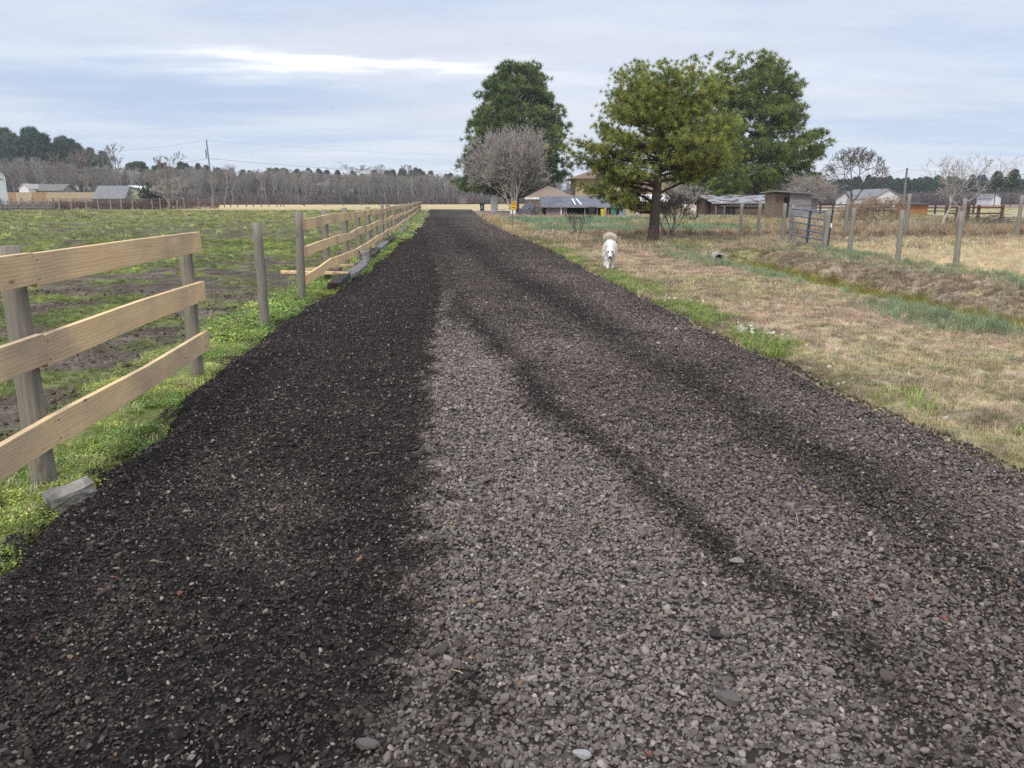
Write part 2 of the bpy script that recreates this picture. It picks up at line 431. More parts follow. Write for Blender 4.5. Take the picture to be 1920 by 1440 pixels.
def rz(x, y):
    x = np.asarray(x, float); y = np.asarray(y, float)
    inside = np.minimum(x - xl(y), xr(y) - x)
    e = sm(inside + (fbm(x, y, 3, 3, 71) - .5) * .14, -.10, .28)
    z = -.10 + e * .155
    w = (fbm(x, y, .9, 4, 51) - .5) * .5
    xw = x + w
    nearf = 1 - sm(y, 14, 35)
    z = z + nearf * (.035 * np.exp(-((xw - d1(y)) / .13) ** 2) + .022 * np.exp(-((xw - d2(y)) / .16) ** 2)
                     - .015 * np.exp(-((xw - (lb(y) + d1(y)) / 2) / .5) ** 2) - .02 * np.exp(-((xw - d3(y)) / .25) ** 2)
                     + .025 * np.exp(-((x - lb(y)) / .12) ** 2))
    z = z + (fbm(x, y, 2.5, 4, 81) - .5) * .045 * nearf
    return z

def road_rgb(x, y, t, jit=None):
    dark = np.array([.036, .0275, .0235]); mid = np.array([.118, .094, .080]); pale = np.array([.205, .172, .149])
    t = np.asarray(t)
    c = mix(mix(dark, mid, np.clip(t * 2, 0, 1)), mix(mid, pale, np.clip(t * 2 - 1, 0, 1)), (t > .5) * 1.0)
    return c

# --- ground colours (what grows or lies there)
C = {k: np.array(v) for k, v in dict(
    mud=(.100, .079, .058), mudpale=(.155, .128, .098), green=(.19, .225, .065), deep=(.12, .15, .05), olive=(.17, .18, .05),
    tan=(.47, .385, .25), pinktan=(.47, .355, .25), teal=(.20, .245, .14), brown=(.26, .20, .14), straw=(.57, .465, .29),
    hay=(.52, .40, .22), lawn=(.18, .26, .15), dryolive=(.30, .27, .13), red=(.27, .17, .13)).items()}

def teal_mask(x, y):
    n = fbm(x, y, .7, 4, 101)
    a = np.interp(y, [0, 8, 12, 16, 22, 27], [5.6, 5.2, 5.35, 5.4, 4.6, 4.2]) 
    near = sm(x, a - .5, a + .5) * (1 - sm(x, DX(y) - .9, DX(y) - .3)) * (1 - sm(y, 24, 30))
    bank = sm(x, DX(y) + 1.0, DX(y) + 1.6) * (1 - sm(x, 10.2, 11.0)) * (1 - sm(y, 28, 36)) * .95
    n = n + (fbm(x, y, 4, 3, 102) - .5) * .5
    return np.clip(near * sm(n, .30, .66) + bank * sm(n, .40, .7), 0, 1)

def field_green(x, y):
    n = fbm(x, y, 1.1, 5, 111); n2 = fbm(x, y, .16, 3, 112)
    g = sm(n + (n2 - .5) * .45, .34, .54)
    mudstrip = 1 - sm(fx(y) - x, .2, 1.3 + 1.2 * fbm(x, y, .4, 3, 114))
    mudstrip = mudstrip * (y < 60)
    return np.clip(g * (1 - .85 * mudstrip), 0, 1)

def ground_rgb(x, y):
    n1 = fbm(x, y, .5, 5, 121); n2 = fbm(x, y, 2.4, 4, 122); n3 = fbm(x, y, .08, 4, 123); n4 = fbm(x * .25, y, .22, 4, 124); n5 = fbm(x * .5, y, .45, 5, 125)
    # right side lawn
    c = mix(C['pinktan'], C['tan'], sm(n1, .35, .65))
    c = mix(c, C['dryolive'], sm(n2 + (n1 - .5), .55, .75) * .35)
    c = mix(c, C['brown'], sm(n2, .60, .8) * .5)
    c = mix(c, C['dryolive'], (1 - sm(x - xr(y), .1, .9)) * .6 * (y < 60))
    c = mix(c, C['teal'], teal_mask(x, y) * .35)
    u = x - DX(y); dd = (1 - sm(y, 24, 27))
    c = mix(c, C['olive'] * .8, sm(u, -.7, -.4) * (1 - sm(u, .25, .55)) * dd)
    c = mix(c, C['brown'], sm(u, .3, .6) * (1 - sm(u, 1.3, 1.9)) * dd * (.35 + .6 * sm(n2, .4, .6)))
    # between the banks and the paddock
    c = mix(c, C['dryolive'], sm(u, 1.6, 2.4) * (1 - sm(x, 10.2, 11)) * dd * .5)
    # grass crossing, weeds at the pine
    c = mix(c, C['olive'], sm(y, 24, 27) * (1 - sm(y, 29, 33)) * sm(n1, .45, .6) * .6)
    wd = np.exp(-((y - 36.5) / 2.2) ** 2) * sm(x, 2.5, 5)
    c = mix(c, C['brown'], wd * .85)
    # lawn of the farmstead
    lw = sm(y, 40, 43) * (1 - sm(y, 68, 76))
    c = mix(c, C['hay'] * .8, lw)
    c = mix(c, C['lawn'], lw * sm(n4, .40, .52) * (1 - sm(x, 17, 22)) * sm(x, xr(y) + .5, xr(y) + 2.5))
    yard = sm(y, 72, 78) * (1 - sm(y, 118, 130))
    c = mix(c, C['brown'] * 1.1 + .02, yard)
    pd = sm(x, 10.4, 11.0) * sm(y, 8, 12) * (1 - sm(y, 30, 33))
    c = mix(c, C['straw'] * 1.02, pd * sm(n2, .25, .45))
    c = mix(c, C['mudpale'], sm(x, 10.5, 11) * sm(y, 28, 30) * (1 - sm(y, 33, 35)) * (1 - sm(x, 13, 16)) * .6)
    rg = sm(x - .22 * y, 4, 9) * sm(y, 38, 42)
    c = mix(c, mix(C['tan'] * .8, C['dryolive'] * .8, sm(n4, .4, .6)), rg * (1 - sm(y, 85, 95)))
    rg2 = sm(x - .36 * y, 2, 8) * sm(y, 78, 92)
    c = mix(c, mix(C['olive'] * 1.5, C['tan'] * .9, sm(n4, .4, .62)), rg2)
    c = mix(c, C['red'], sm(x - .3 * y, 0, 10) * sm(y, 150, 175))
    c = mix(c, np.array([.17, .13, .095]), sm(fbm(x, y, 1.4, 5, 126), .56, .72) * .55 * (y < 60))
    c = c * (.72 + .55 * n2)[..., None]
    # pasture on the left
    g = field_green(x, y)
    m = mix(C['mud'], C['mudpale'], sm(n2, .45, .7) * .8)
    f = mix(m, mix(C['green'], C['deep'], sm(n1, .4, .62)), g * .6)
    farf = sm(y, 45, 90)
    f = mix(f, mix(mix(C['mudpale'], C['dryolive'], sm(n5, .35, .6)), C['green'] * 1.05, sm(n4 + (n5 - .5) * .6, .42, .6)), farf * .85)
    f = f * (.75 + .5 * n2)[..., None]
    vg = 1 - sm(xl(y) - x, .55, 1.0)
    f = mix(f, C['green'] * .9, vg * .8 * (y < 60))
    far = y > (176 + (x + 40) * .5)
    f = np.where(far[..., None], C['hay'] * 1.02 * (.85 + .3 * n4)[..., None], f)
    f = mix(f, C['hay'], (1 - sm(fx(y) - x, 0, 60)) * sm(y, 150, 160))
    leftside = x < np.where(y < YEND, (xl(y) + xr(y)) / 2, -3 - .02 * y)
    out = np.where(leftside[..., None], f, c)
    far2 = (y > YEND + 2) & (x > -60) & (x < 3 + .03 * y)
    out = np.where(far2[..., None], mix(C['hay'], C['olive'] * 1.4, sm(n4, .45, .6) * .5), out)
    return np.clip(out, 0, 1)

# ------------------------------------------------------------------ ground sheets
def axis(lo, hi, a, b, step, g):
    mid = np.arange(a, b + 1e-6, step); up = []; s = step; v = b
    while v < hi: s = s * g; v += s; up.append(v)
    dn = []; s = step; v = a
    while v > lo: s = s * g; v -= s; dn.append(v)
    return np.array(dn[::-1] + list(mid) + up)
gx = axis(-900, 900, -15, 15, .10, 1.055); gy = axis(-40, 2200, 0, 34, .10, 1.03)
GX, GY = np.meshgrid(gx, gy, indexing='ij')
GZ = gz(GX, GY)
GV = np.stack([GX, GY, GZ], -1).reshape(-1, 3)
GC = ground_rgb(GX.ravel(), GY.ravel())
ny = len(gy); ii, jj = np.meshgrid(np.arange(len(gx) - 1), np.arange(ny - 1), indexing='ij')
GF = np.stack([ii * ny + jj, (ii + 1) * ny + jj, (ii + 1) * ny + jj + 1, ii * ny + jj + 1], -1).reshape(-1, 4)
fc = GV[GF].mean(1)
zone = np.where(fc[:, 0] < np.where(fc[:, 1] < YEND, fx(fc[:, 1]) + .1, -16.0), 1, 0)
zone = np.where((fc[:, 0] > 10.5) & (fc[:, 1] > 8) & (fc[:, 1] < 34), 2, zone)

gm = attr_mat('ground_cover', 'col', False, .95, 0, 14, .35, .9, .1)
def soil_detail(m, s=28, amp=.35):
    t = m.node_tree; N = t.nodes; L = t.links; p = N['Principled BSDF']
    old = p.inputs['Base Color'].links[0].from_socket
    tc = N.new('ShaderNodeTexCoord'); mp = N.new('ShaderNodeMapping'); mp.inputs['Scale'].default_value = (1, 1, 1)
    L.new(tc.outputs['Object'], mp.inputs[0])
    n = N.new('ShaderNodeTexNoise'); n.inputs['Scale'].default_value = s; n.inputs['Detail'].default_value = 8; n.inputs['Roughness'].default_value = .75
    L.new(mp.outputs[0], n.inputs['Vector'])
    n2 = N.new('ShaderNodeTexNoise'); n2.inputs['Scale'].default_value = 1.7; n2.inputs['Detail'].default_value = 8; n2.inputs['Roughness'].default_value = .75
    L.new(mp.outputs[0], n2.inputs['Vector'])
    a = N.new('ShaderNodeMath'); a.operation = 'ADD'; L.new(n.outputs[0], a.inputs[0]); L.new(n2.outputs[0], a.inputs[1])
    mr = N.new('ShaderNodeMapRange'); mr.inputs[1].default_value = .75; mr.inputs[2].default_value = 1.25; mr.inputs[3].default_value = 1 - amp; mr.inputs[4].default_value = 1 + amp
    L.new(a.outputs[0], mr.inputs[0])
    vm = N.new('ShaderNodeVectorMath'); vm.operation = 'SCALE'; L.new(old, vm.inputs[0]); L.new(mr.outputs[0], vm.inputs['Scale'])
    L.new(vm.outputs[0], p.inputs['Base Color'])
    b = N.new('ShaderNodeBump'); b.inputs['Strength'].default_value = .8; b.inputs['Distance'].default_value = .03
    L.new(a.outputs[0], b.inputs['Height']); L.new(b.outputs[0], p.inputs['Normal'])
soil_detail(gm)
for zi, nm in ((0, 'ground'), (1, 'field'), (2, 'paddock')):
    sel = GF[zone == zi]; used, inv = np.unique(sel, return_inverse=True)
    me = npmesh(nm, GV[used], inv.reshape(-1, 4), True, {'col': ('FLOAT_COLOR', GC[used])})
    tag(new_obj(nm, me, None, gm), {'ground': 'grassy ground right of the gravel track with a ditch', 'field': 'muddy green pasture left of the board fence', 'paddock': 'straw covered paddock behind the wire fence'}[nm], kind='structure')

# road sheet
ry = np.concatenate([np.arange(-6, 1.5, .25), np.arange(1.5, 14, .03), np.arange(14, 34, .08), np.arange(34, 142.1, .5)])
rs = np.linspace(0, 1, 180)
RY, RS = np.meshgrid(ry, rs, indexing='ij')
RX = (xl(RY) - .16) + RS * (xr(RY) - xl(RY) + .32)
RZ = rz(RX, RY) + np.where(RY > 139, -(RY - 139) * .05, 0)
fine = (fbm(RX, RY, 28, 2, 91) - .5) * .022 * (1 - sm(RY, 16, 40))
RZ = RZ + fine
RV = np.stack([RX, RY, RZ], -1).reshape(-1, 3)
tone = road_tone(RX.ravel(), RY.ravel())
RC = road_rgb(RX, RY, tone) * np.clip(.27 + .35 * sm(RY.ravel(), 8, 24) + .12 * sm(RY.ravel(), 34, 60), 0, 1)[:, None]  # bed colour darkened to stand in for shade between the loose stones
n = len(rs); ii, jj = np.meshgrid(np.arange(len(ry) - 1), np.arange(n - 1), indexing='ij')
RF = np.stack([ii * n + jj, ii * n + jj + 1, (ii + 1) * n + jj + 1, (ii + 1) * n + jj], -1).reshape(-1, 4)
rm = attr_mat('gravel_bed', 'col', False, .92, 0, 0, spec=.15)
def gravel_detail(m):
    t = m.node_tree; N = t.nodes; L = t.links; p = N['Principled BSDF']
    old = p.inputs['Base Color'].links[0].from_socket
    tc = N.new('ShaderNodeTexCoord')
    v = N.new('ShaderNodeTexVoronoi'); v.inputs['Scale'].default_value = 34; L.new(tc.outputs['Object'], v.inputs['Vector'])
    sp = N.new('ShaderNodeSeparateColor'); L.new(v.outputs['Color'], sp.inputs[0])
    pw = N.new('ShaderNodeMath'); pw.operation = 'POWER'; pw.inputs[1].default_value = 4; L.new(sp.outputs[0], pw.inputs[0])
    mr = N.new('ShaderNodeMapRange'); mr.inputs[3].default_value = .62; mr.inputs[4].default_value = 2.9; L.new(pw.outputs[0], mr.inputs[0])
    n = N.new('ShaderNodeTexNoise'); n.inputs['Scale'].default_value = 5; n.inputs['Detail'].default_value = 6; L.new(tc.outputs['Object'], n.inputs['Vector'])
    m2 = N.new('ShaderNodeMapRange'); m2.inputs[1].default_value = .3; m2.inputs[2].default_value = .7; m2.inputs[3].default_value = .7; m2.inputs[4].default_value = 1.3; L.new(n.outputs[0], m2.inputs[0])
    mm = N.new('ShaderNodeMath'); mm.operation = 'MULTIPLY'; L.new(mr.outputs[0], mm.inputs[0]); L.new(m2.outputs[0], mm.inputs[1])
    vm = N.new('ShaderNodeVectorMath'); vm.operation = 'SCALE'; L.new(old, vm.inputs[0]); L.new(mm.outputs[0], vm.inputs['Scale'])
    L.new(vm.outputs[0], p.inputs['Base Color'])
    b = N.new('ShaderNodeBump'); b.inputs['Strength'].default_value = .9; b.inputs['Distance'].default_value = .02; b.invert = True
    L.new(v.outputs['Distance'], b.inputs['Height']); L.new(b.outputs[0], p.inputs['Normal'])
gravel_detail(rm)
tag(new_obj('road', npmesh('road', RV, RF, True, {'col': ('FLOAT_COLOR', RC)}), None, rm), 'dark gravel track running to the farm', kind='structure')

# ------------------------------------------------------------------ scattering of what nobody could count
def scatter(name, label, P, protos, rot, scl, tint, idx=None):
    n_ = len(P)
    if n_ == 0: return
    c = bpy.data.collections.new(name + '_pieces')
    for i, me in enumerate(protos):
        c.objects.link(bpy.data.objects.new('%s_piece_%02d' % (name, i), me))
    if idx is None: idx = rng.integers(0, len(protos), n_)
    me = npmesh(name, P, [], attrs={'rot': ('FLOAT_VECTOR', rot), 'scl': ('FLOAT_VECTOR', scl), 'idx': ('INT', idx), 'tint': ('FLOAT_COLOR', tint)})
    o = new_obj(name, me)
    g = bpy.data.node_groups.new(name, 'GeometryNodeTree')
    g.interface.new_socket('Geometry', in_out='INPUT', socket_type='NodeSocketGeometry')
    g.interface.new_socket('Geometry', in_out='OUTPUT', socket_type='NodeSocketGeometry')
    N = g.nodes; L = g.links
    gi = N.new('NodeGroupInput'); go = N.new('NodeGroupOutput'); ip = N.new('GeometryNodeInstanceOnPoints')
    ci = N.new('GeometryNodeCollectionInfo'); ci.inputs['Collection'].default_value = c
    ci.inputs['Separate Children'].default_value = True; ci.inputs['Reset Children'].default_value = True
    def na(nm, typ):
        a = N.new('GeometryNodeInputNamedAttribute'); a.data_type = typ; a.inputs[0].default_value = nm
        return [s for s in a.outputs if s.enabled and s.name == 'Attribute'][0]
    er = N.new('FunctionNodeEulerToRotation')
    L.new(gi.outputs[0], ip.inputs['Points']); L.new(ci.outputs[0], ip.inputs['Instance'])
    ip.inputs['Pick Instance'].default_value = True
    L.new(na('idx', 'INT'), ip.inputs['Instance Index']); L.new(na('rot', 'FLOAT_VECTOR'), er.inputs[0]); L.new(er.outputs[0], ip.inputs['Rotation'])
    L.new(na('scl', 'FLOAT_VECTOR'), ip.inputs['Scale']); L.new(ip.outputs[0], go.inputs[0])
    md = o.modifiers.new('scatter', 'NODES'); md.node_group = g
    tag(o, label, kind='stuff')
    return o

def rock(seed, sub=2):
    r = np.random.default_rng(seed)
    bm = bmesh.new(); bmesh.ops.create_icosphere(bm, subdivisions=sub, radius=1)
    V = np.array([v.co[:] for v in bm.verts]); Fc = np.array([[v.index for v in f.verts] for f in bm.faces]); bm.free()
    for k in range(13):
        d = r.normal(size=3); d /= np.linalg.norm(d); c = r.uniform(.42, .86)
        q = V @ d; V = V - np.maximum(q - c, 0)[:, None] * d * .92
    V = V * (1 + .035 * r.normal(size=(len(V), 1)))
    V = V * np.array([1, r.uniform(.65, .95), r.uniform(.5, .8)])
    me = npmesh('stone', V, Fc, seed % 3 == 0); me.materials.append(M['pebble'])
    return me
ROCKS = [rock(i) for i in range(12)]
ROCKS_LO = [rock(i + 50, 1) for i in range(8)]

def stones(name, label, y0, y1, dens, size, protos, margin=.05):
    P = []
    area = (y1 - y0) * 8
    n_ = int(area * dens)
    y = rng.uniform(y0, y1, n_); L0 = xl(y) - margin; R0 = xr(y) + margin
    w = 8.0; x = L0 + rng.uniform(0, w, n_)
    ok = (x < R0) & (np.abs(x) < .68 * y + 1.0)
    x = x[ok]; y = y[ok]; n_ = len(x)
    t = road_tone(x, y)
    s = size * np.exp(rng.normal(0, .31, n_)) * (.72 + .38 * np.clip(t * 1.3, 0, 1))
    big = rng.random(n_) < .012; s = np.where(big, s * 1.7, s)
    z = rz(x, y) + s * rng.uniform(-.35, .75, n_) + (fbm(x, y, 28, 2, 91) - .5) * .022
    e = np.minimum(x - xl(y), xr(y) - x); z = np.where(e < .05, np.maximum(z, gz(x, y) + s * .2), z)
    tt = np.clip(t + rng.normal(0, .13, n_), 0, 1)
    tint = road_rgb(x, y, tt) * np.exp(rng.normal(0, .30, n_))[:, None] * np.exp(rng.normal(0, .018, (n_, 3)))
    q = rng.random(n_)
    pale = q < (.035 + .10 * np.maximum(fbm(x, y, 1.2, 3, 95) - .42, 0) * 4 * (1 - sm(y, 2.5, 8)) + .02) * (1 - .6 * sm(y, 8, 30))
    tint = np.where(pale[:, None], np.array([.25, .21, .175]) * rng.uniform(.45, 1.35, (n_, 1)), tint)
    tint = np.where((q > .9983)[:, None], np.array([.36, .22, .12]) * rng.uniform(.6, 1.2, (n_, 1)), tint)
    tint = np.where(((q > .998) & (q < .9983))[:, None], np.array([.24, .09, .06]), tint)
    rot = np.stack([rng.normal(0, .45, n_), rng.normal(0, .45, n_), rng.uniform(0, 6.28, n_)], 1)
    scl = np.stack([s * rng.uniform(.85, 1.25, n_), s, s * rng.uniform(.8, 1.15, n_)], 1)
    scatter(name, label, np.stack([x, y, z], 1), protos, rot, scl, tint)
    print(name, n_)
stones('gravel', 'loose dark and grey gravel at the near end of the track', 1.55, 4.6, 6800, .0086, ROCKS)
stones('gravel', 'loose gravel over the middle of the track', 4.6, 9, 4200, .0098, ROCKS)
stones('gravel', 'loose gravel farther along the track', 9, 17, 1900, .0125, ROCKS_LO)
stones('gravel', 'scattered gravel on the far track', 17, 34, 500, .0175, ROCKS_LO)
stones('gravel', 'gravel on the farthest part of the track', 34, 75, 90, .030, ROCKS_LO)

# ------------------------------------------------------------------ low plants and grass
def blades(n_, h, w, spread, lean, seed, droop=.3, cross=False):
    r = np.random.default_rng(seed); V = []; Fc = []
    for i in range(n_):
        a = r.uniform(0, 6.28); rr = spread * math.sqrt(r.random()); bx, by = rr * math.cos(a), rr * math.sin(a)
        d = r.uniform(0, 6.28); l = h * r.uniform(.5, 1.15); ln = l * lean * r.uniform(.2, 1.3)
        dx, dy = math.cos(d), math.sin(d); px, py = -dy * w / 2, dx * w / 2
        m_ = (bx + dx * ln * .35, by + dy * ln * .35, l * .6); tp = (bx + dx * ln, by + dy * ln, l * (1 - droop * r.random() * lean))
        b = len(V)
        V += [(bx - px, by - py, -.01), (bx + px, by + py, -.01), (m_[0] + px * .8, m_[1] + py * .8, m_[2]), (m_[0] - px * .8, m_[1] - py * .8, m_[2]), tp]
        Fc.append((b, b + 1, b + 2, b + 3)); Fc.append((b + 3, b + 2, b + 4, b + 4))
    q = np.array([f for f in Fc if f[2] != f[3]]); t3 = np.array([f[:3] for f in Fc if f[2] == f[3]])
    me = npmesh('tuft', np.array(V), [q, t3], False); me.materials.append(M['blade']); return me
def leaves(n_, spread, size, h, seed):
    r = np.random.default_rng(seed); V = []; Fc = []
    for i in range(n_):
        a = r.uniform(0, 6.28); rr = spread * math.sqrt(r.random()); c = np.array([rr * math.cos(a), rr * math.sin(a), h * r.uniform(.15, 1)])
        nrm = Vector((r.normal(0, .5), r.normal(0, .5), 1)).normalized(); u = nrm.orthogonal().normalized(); v = nrm.cross(u)
        an = r.uniform(0, 6.28); u2 = u * math.cos(an) + v * math.sin(an); v2 = nrm.cross(u2); s = size * r.uniform(.6, 1.3)
        b = len(V)
        for (p, q) in ((-1, 0), (-.35, .55), (.5, .5), (1, 0), (.5, -.5), (-.35, -.55)):
            V.append(tuple(c + np.array(u2) * p * s + np.array(v2) * q * s))
        Fc.append([b + k for k in range(6)])
    me = npmesh('leaf_patch', np.array(V), np.array(Fc), False); me.materials.append(M['leaf']); return me

TUFT_DRY = [blades(34, .055, .0035, .075, 1.3, i) for i in range(5)]
TUFT_TALL = [blades(20, .16, .005, .05, .6, 10 + i) for i in range(4)]
TUFT_BIG = [blades(26, .32, .010, .12, .8, 20 + i) for i in range(4)]
TUFT_GR = [blades(26, .06, .005, .06, .9, 30 + i) for i in range(4)]
LEAF = [leaves(85, .085, .0066, .036, i) for i in range(5)]
LEAF_MED = [leaves(56, .11, .0105, .045, 40 + i) for i in range(4)]

def pts_in(x0, x1, y0, y1, dens, mask=None):
    n_ = int((x1 - x0) * (y1 - y0) * dens)
    x = rng.uniform(x0, x1, n_); y = rng.uniform(y0, y1, n_)
    ok = (np.abs(x) < .67 * y + 1.5)
    if mask is not None:
        x, y = x[ok], y[ok]; ok = rng.random(len(x)) < mask(x, y)
    return x[ok], y[ok]
def put(name, label, x, y, protos, s, tint, tj=.25, dz=0, tilt=.12, zf=gz):
    n_ = len(x); s = s * np.exp(rng.normal(0, .22, n_))
    tint = np.clip(tint * np.exp(rng.normal(0, tj, (n_, 1))) * np.exp(rng.normal(0, .06, (n_, 3))), 0, 1)
    rot = np.stack([rng.normal(0, tilt, n_), rng.normal(0, tilt, n_), rng.uniform(0, 6.28, n_)], 1)
    scatter(name, label, np.stack([x, y, zf(x, y) + dz], 1), protos, rot, np.stack([s, s, s], 1), tint)
    print(name, n_)

# bright chickweed verge between fence and stone
def vmask(x, y):
    e = xl(y) - x; n_ = fbm(x, y, 2.2, 4, 131); wid = np.interp(y, [0, 5, 10, 14, 30, 60], [1.05, .8, .8, .75, .75, 1.0])
    return np.clip((1 - sm(e, wid * .75, wid * 1.25 + .2 * (n_ - .5))) * sm(e, -.10, -.02) * sm(n_, .34, .50), 0, 1)
def vcol(x, y):
    n_ = fbm(x, y, 1.3, 4, 133); c = mix(np.array([.21, .30, .085]), np.array([.37, .42, .12]), sm(n_, .38, .62))
    return mix(c, np.array([.42, .46, .08]), (rng.random(len(x)) < .10 + .3 * sm(y, 6, 14) * (n_ > .5)) * .7)
x, y = pts_in(-5, -1.2, 1.6, 9, 480, vmask)
put('verge_weeds', 'bright green low weeds along the near fence', x, y, LEAF, .82, vcol(x, y), .32)
x, y = pts_in(-6, -2.3, 9, 32, 200, vmask)
put('verge_weeds', 'bright green low weeds beside the middle of the fence', x, y, LEAF_MED, 1.3, vcol(x, y))
x, y = pts_in(-12, -3, 32, 90, 20, vmask)
put('verge_weeds', 'green and pale weeds beside the far fence', x, y, LEAF_MED, 3.0, mix(vcol(x, y), np.array([.45, .46, .3]), rng.random(len(x)) * .5))
x, y = pts_in(-5, -1.2, 1.6, 14, 170, vmask)
put('verge_grass', 'short grass blades among the verge weeds', x, y, TUFT_GR, .9, mix(vcol(x, y), C['tan'], (rng.random(len(x)) < .35) * .85))

# pasture
fmask = lambda x, y: field_green(x, y) * (x < fx(y) + .05) * (xl(y) - x > .6)
fcol = lambda x, y: mix(np.array([.28, .32, .09]), np.array([.16, .19, .065]), sm(fbm(x, y, .9, 4, 141), .35, .65))
x, y = pts_in(-12, -2.2, 3.5, 16, 230, fmask); put('pasture_grass', 'green tufts in the near pasture mud', x, y, TUFT_GR, .55, fcol(x, y), .35)
x, y = pts_in(-24, -3, 16, 34, 44, fmask); put('pasture_grass', 'green tufts in the middle pasture', x, y, TUFT_GR, 1.0, fcol(x, y) * 1.05, .4)
x, y = pts_in(-54, -4, 34, 75, 4.0, fmask); put('pasture_grass', 'green tufts in the far pasture', x, y, TUFT_GR, 2.3, mix(fcol(x, y) * 1.2, C['dryolive'], .5), .4)
x, y = pts_in(-85, -6, 75, 125, 1.1, fmask); put('pasture_grass', 'pale green tufts at the far end of the pasture', x, y, TUFT_GR, 4.2, mix(fcol(x, y) * 1.2, C['hay'] * .7, rng.random(len(x)) * .8), .4)
# mud clods
def clods(x, y, s0, nm, lab, colf, zf=gz):
    n_ = len(x); s = s0 * np.exp(rng.normal(0, .36, n_))
    rot = rng.uniform(-3, 3, (n_, 3)); tint = colf(x, y) * np.exp(rng.normal(0, .3, (n_, 1)))
    scatter(nm, lab, np.stack([x, y, zf(x, y) + s * .2], 1), ROCKS_LO, rot, np.stack([s, s, s * .7], 1), np.clip(tint, 0, 1))
x, y = pts_in(-9, -2.4, 3, 15, 90, lambda x, y: (1 - field_green(x, y)) * (xl(y) - x > .5))
clods(x, y, .022, 'mud_clods', 'dark mud clods in the trampled pasture', lambda x, y: np.tile(C['mud'] * 1.1, (len(x), 1)))

# right side
def rmask(x, y): return ((x > xr(y) + .02) & (x < 10.4)).astype(float)
def rcol(x, y):
    c = ground_rgb(x, y); n_ = fbm(x, y, 2.0, 4, 151)
    c = mix(c * 1.08, C['olive'] * 1.1, (rng.random(len(x)) < .10) * .8)
    return c
x, y = pts_in(2.2, 10.4, 3.8, 13, 260, rmask); put('dry_grass', 'short dry tan grass near the track', x, y, TUFT_DRY, .75, rcol(x, y), .34)
x, y = pts_in(0, 10.4, 13, 27, 120, rmask); put('dry_grass', 'short dry grass around the dog', x, y, TUFT_DRY, 1.15, rcol(x, y), .34)
x, y = pts_in(-2, 24, 27, 48, 16, lambda x, y: (x > xr(y)).astype(float)); put('dry_grass', 'dry grass farther right of the track', x, y, TUFT_DRY, 3.0, rcol(x, y), .3)
x, y = pts_in(-6, 40, 48, 80, 2.6, lambda x, y: (x > xr(y)).astype(float)); put('dry_grass', 'grass of the farm lawn', x, y, TUFT_DRY, 5.0, rcol(x, y), .25)
def emask(x, y):
    e = x - xr(y); n_ = fbm(x, y, .9, 4, 161)
    return sm(e, -.06, .05) * (1 - sm(e, .2, .75)) * sm(n_, .36, .52)
x, y = pts_in(-1, 5, 3.8, 32, 130, emask)
put('edge_grass', 'brighter green grass along the right edge of the gravel', x, y, TUFT_GR, 1.25, mix(np.array([.17, .26, .05]), np.array([.30, .34, .12]), rng.random(len(x))), .2)
x, y = pts_in(3.6, 11, 6, 30, 80, teal_mask)
put('onion_grass', 'blue green upright grass beside the ditch', x, y, TUFT_TALL, .95, mix(np.array([.19, .25, .14]), np.array([.34, .37, .20]), rng.random(len(x))), .2)
dm = lambda x, y: (np.abs(x - DX(y) + .05) < .55) * (1 - sm(y, 24, 26))
x, y = pts_in(6, 10, 7, 26, 90, dm)
put('ditch_grass', 'olive grass in the ditch bottom', x, y, TUFT_TALL, 1.15, mix(np.array([.20, .22, .04]), np.array([.32, .27, .08]), rng.random(len(x))), .25)
bm_ = lambda x, y: sm(x - DX(y), .3, .6) * (1 - sm(x - DX(y), 2.2, 3.0)) * (1 - sm(y, 25, 28))
x, y = pts_in(7, 12, 7, 28, 52, bm_)
put('bank_grass', 'dead brown grass clumps on the ditch bank', x, y, TUFT_TALL, .62, mix(np.array([.50, .43, .30]), np.array([.22, .17, .12]), rng.random(len(x)) ** 1.8), .3, tilt=.5)
x, y = pts_in(10.5, 26, 11, 34, 26, lambda x, y: .9 * (x > 10.5))
put('straw', 'loose straw over the paddock', x, y, TUFT_DRY, 1.7, np.tile(C['straw'], (len(x), 1)), .2, tilt=.5)
# weeds under the pine and along the far paddock edge
wm = lambda x, y: np.exp(-((y - 37) / 1.5) ** 2) * sm(x, 2.2, 4)
x, y = pts_in(2, 26, 33, 41, 16, wm)
put('tall_weeds', 'tall dead weeds behind the big pine trunk', x, y, TUFT_BIG, 1.2, mix(np.array([.40, .30, .18]), np.array([.16, .09, .065]), rng.random(len(x)) ** 1.3), .25, tilt=.3)
x, y = pts_in(13, 34, 36, 46, 7, lambda x, y: sm(fbm(x, y, .3, 3, 171), .3, .5))
put('tall_weeds', 'tall dead weeds beyond the paddock', x, y, TUFT_BIG, 1.15, mix(np.array([.50, .39, .25]), np.array([.28, .19, .13]), rng.random(len(x)) ** 1.3), .25, tilt=.3)
# pale rubble at the right edge
x = []; y = []
for (u, v, k, sd) in ((1402, 623, 70, .15), (1425, 632, 40, .18), (1380, 617, 20, .2), (1240, 552, 26, .35), (1265, 562, 16, .3), (1560, 708, 8, .25), (1180, 535, 8, .3), (1640, 748, 3, .3)):
    a, b = G(u, v); q_ = rng.normal(0, sd * 2.2, k); x += list(a - q_ * .2 + rng.normal(0, sd * .6, k)); y += list(b + q_)
clods(np.array(x), np.array(y), .030, 'rubble', 'pale stones in the grass at the right gravel edge', lambda x, y: np.tile(np.array([.52, .49, .44]), (len(x), 1)))
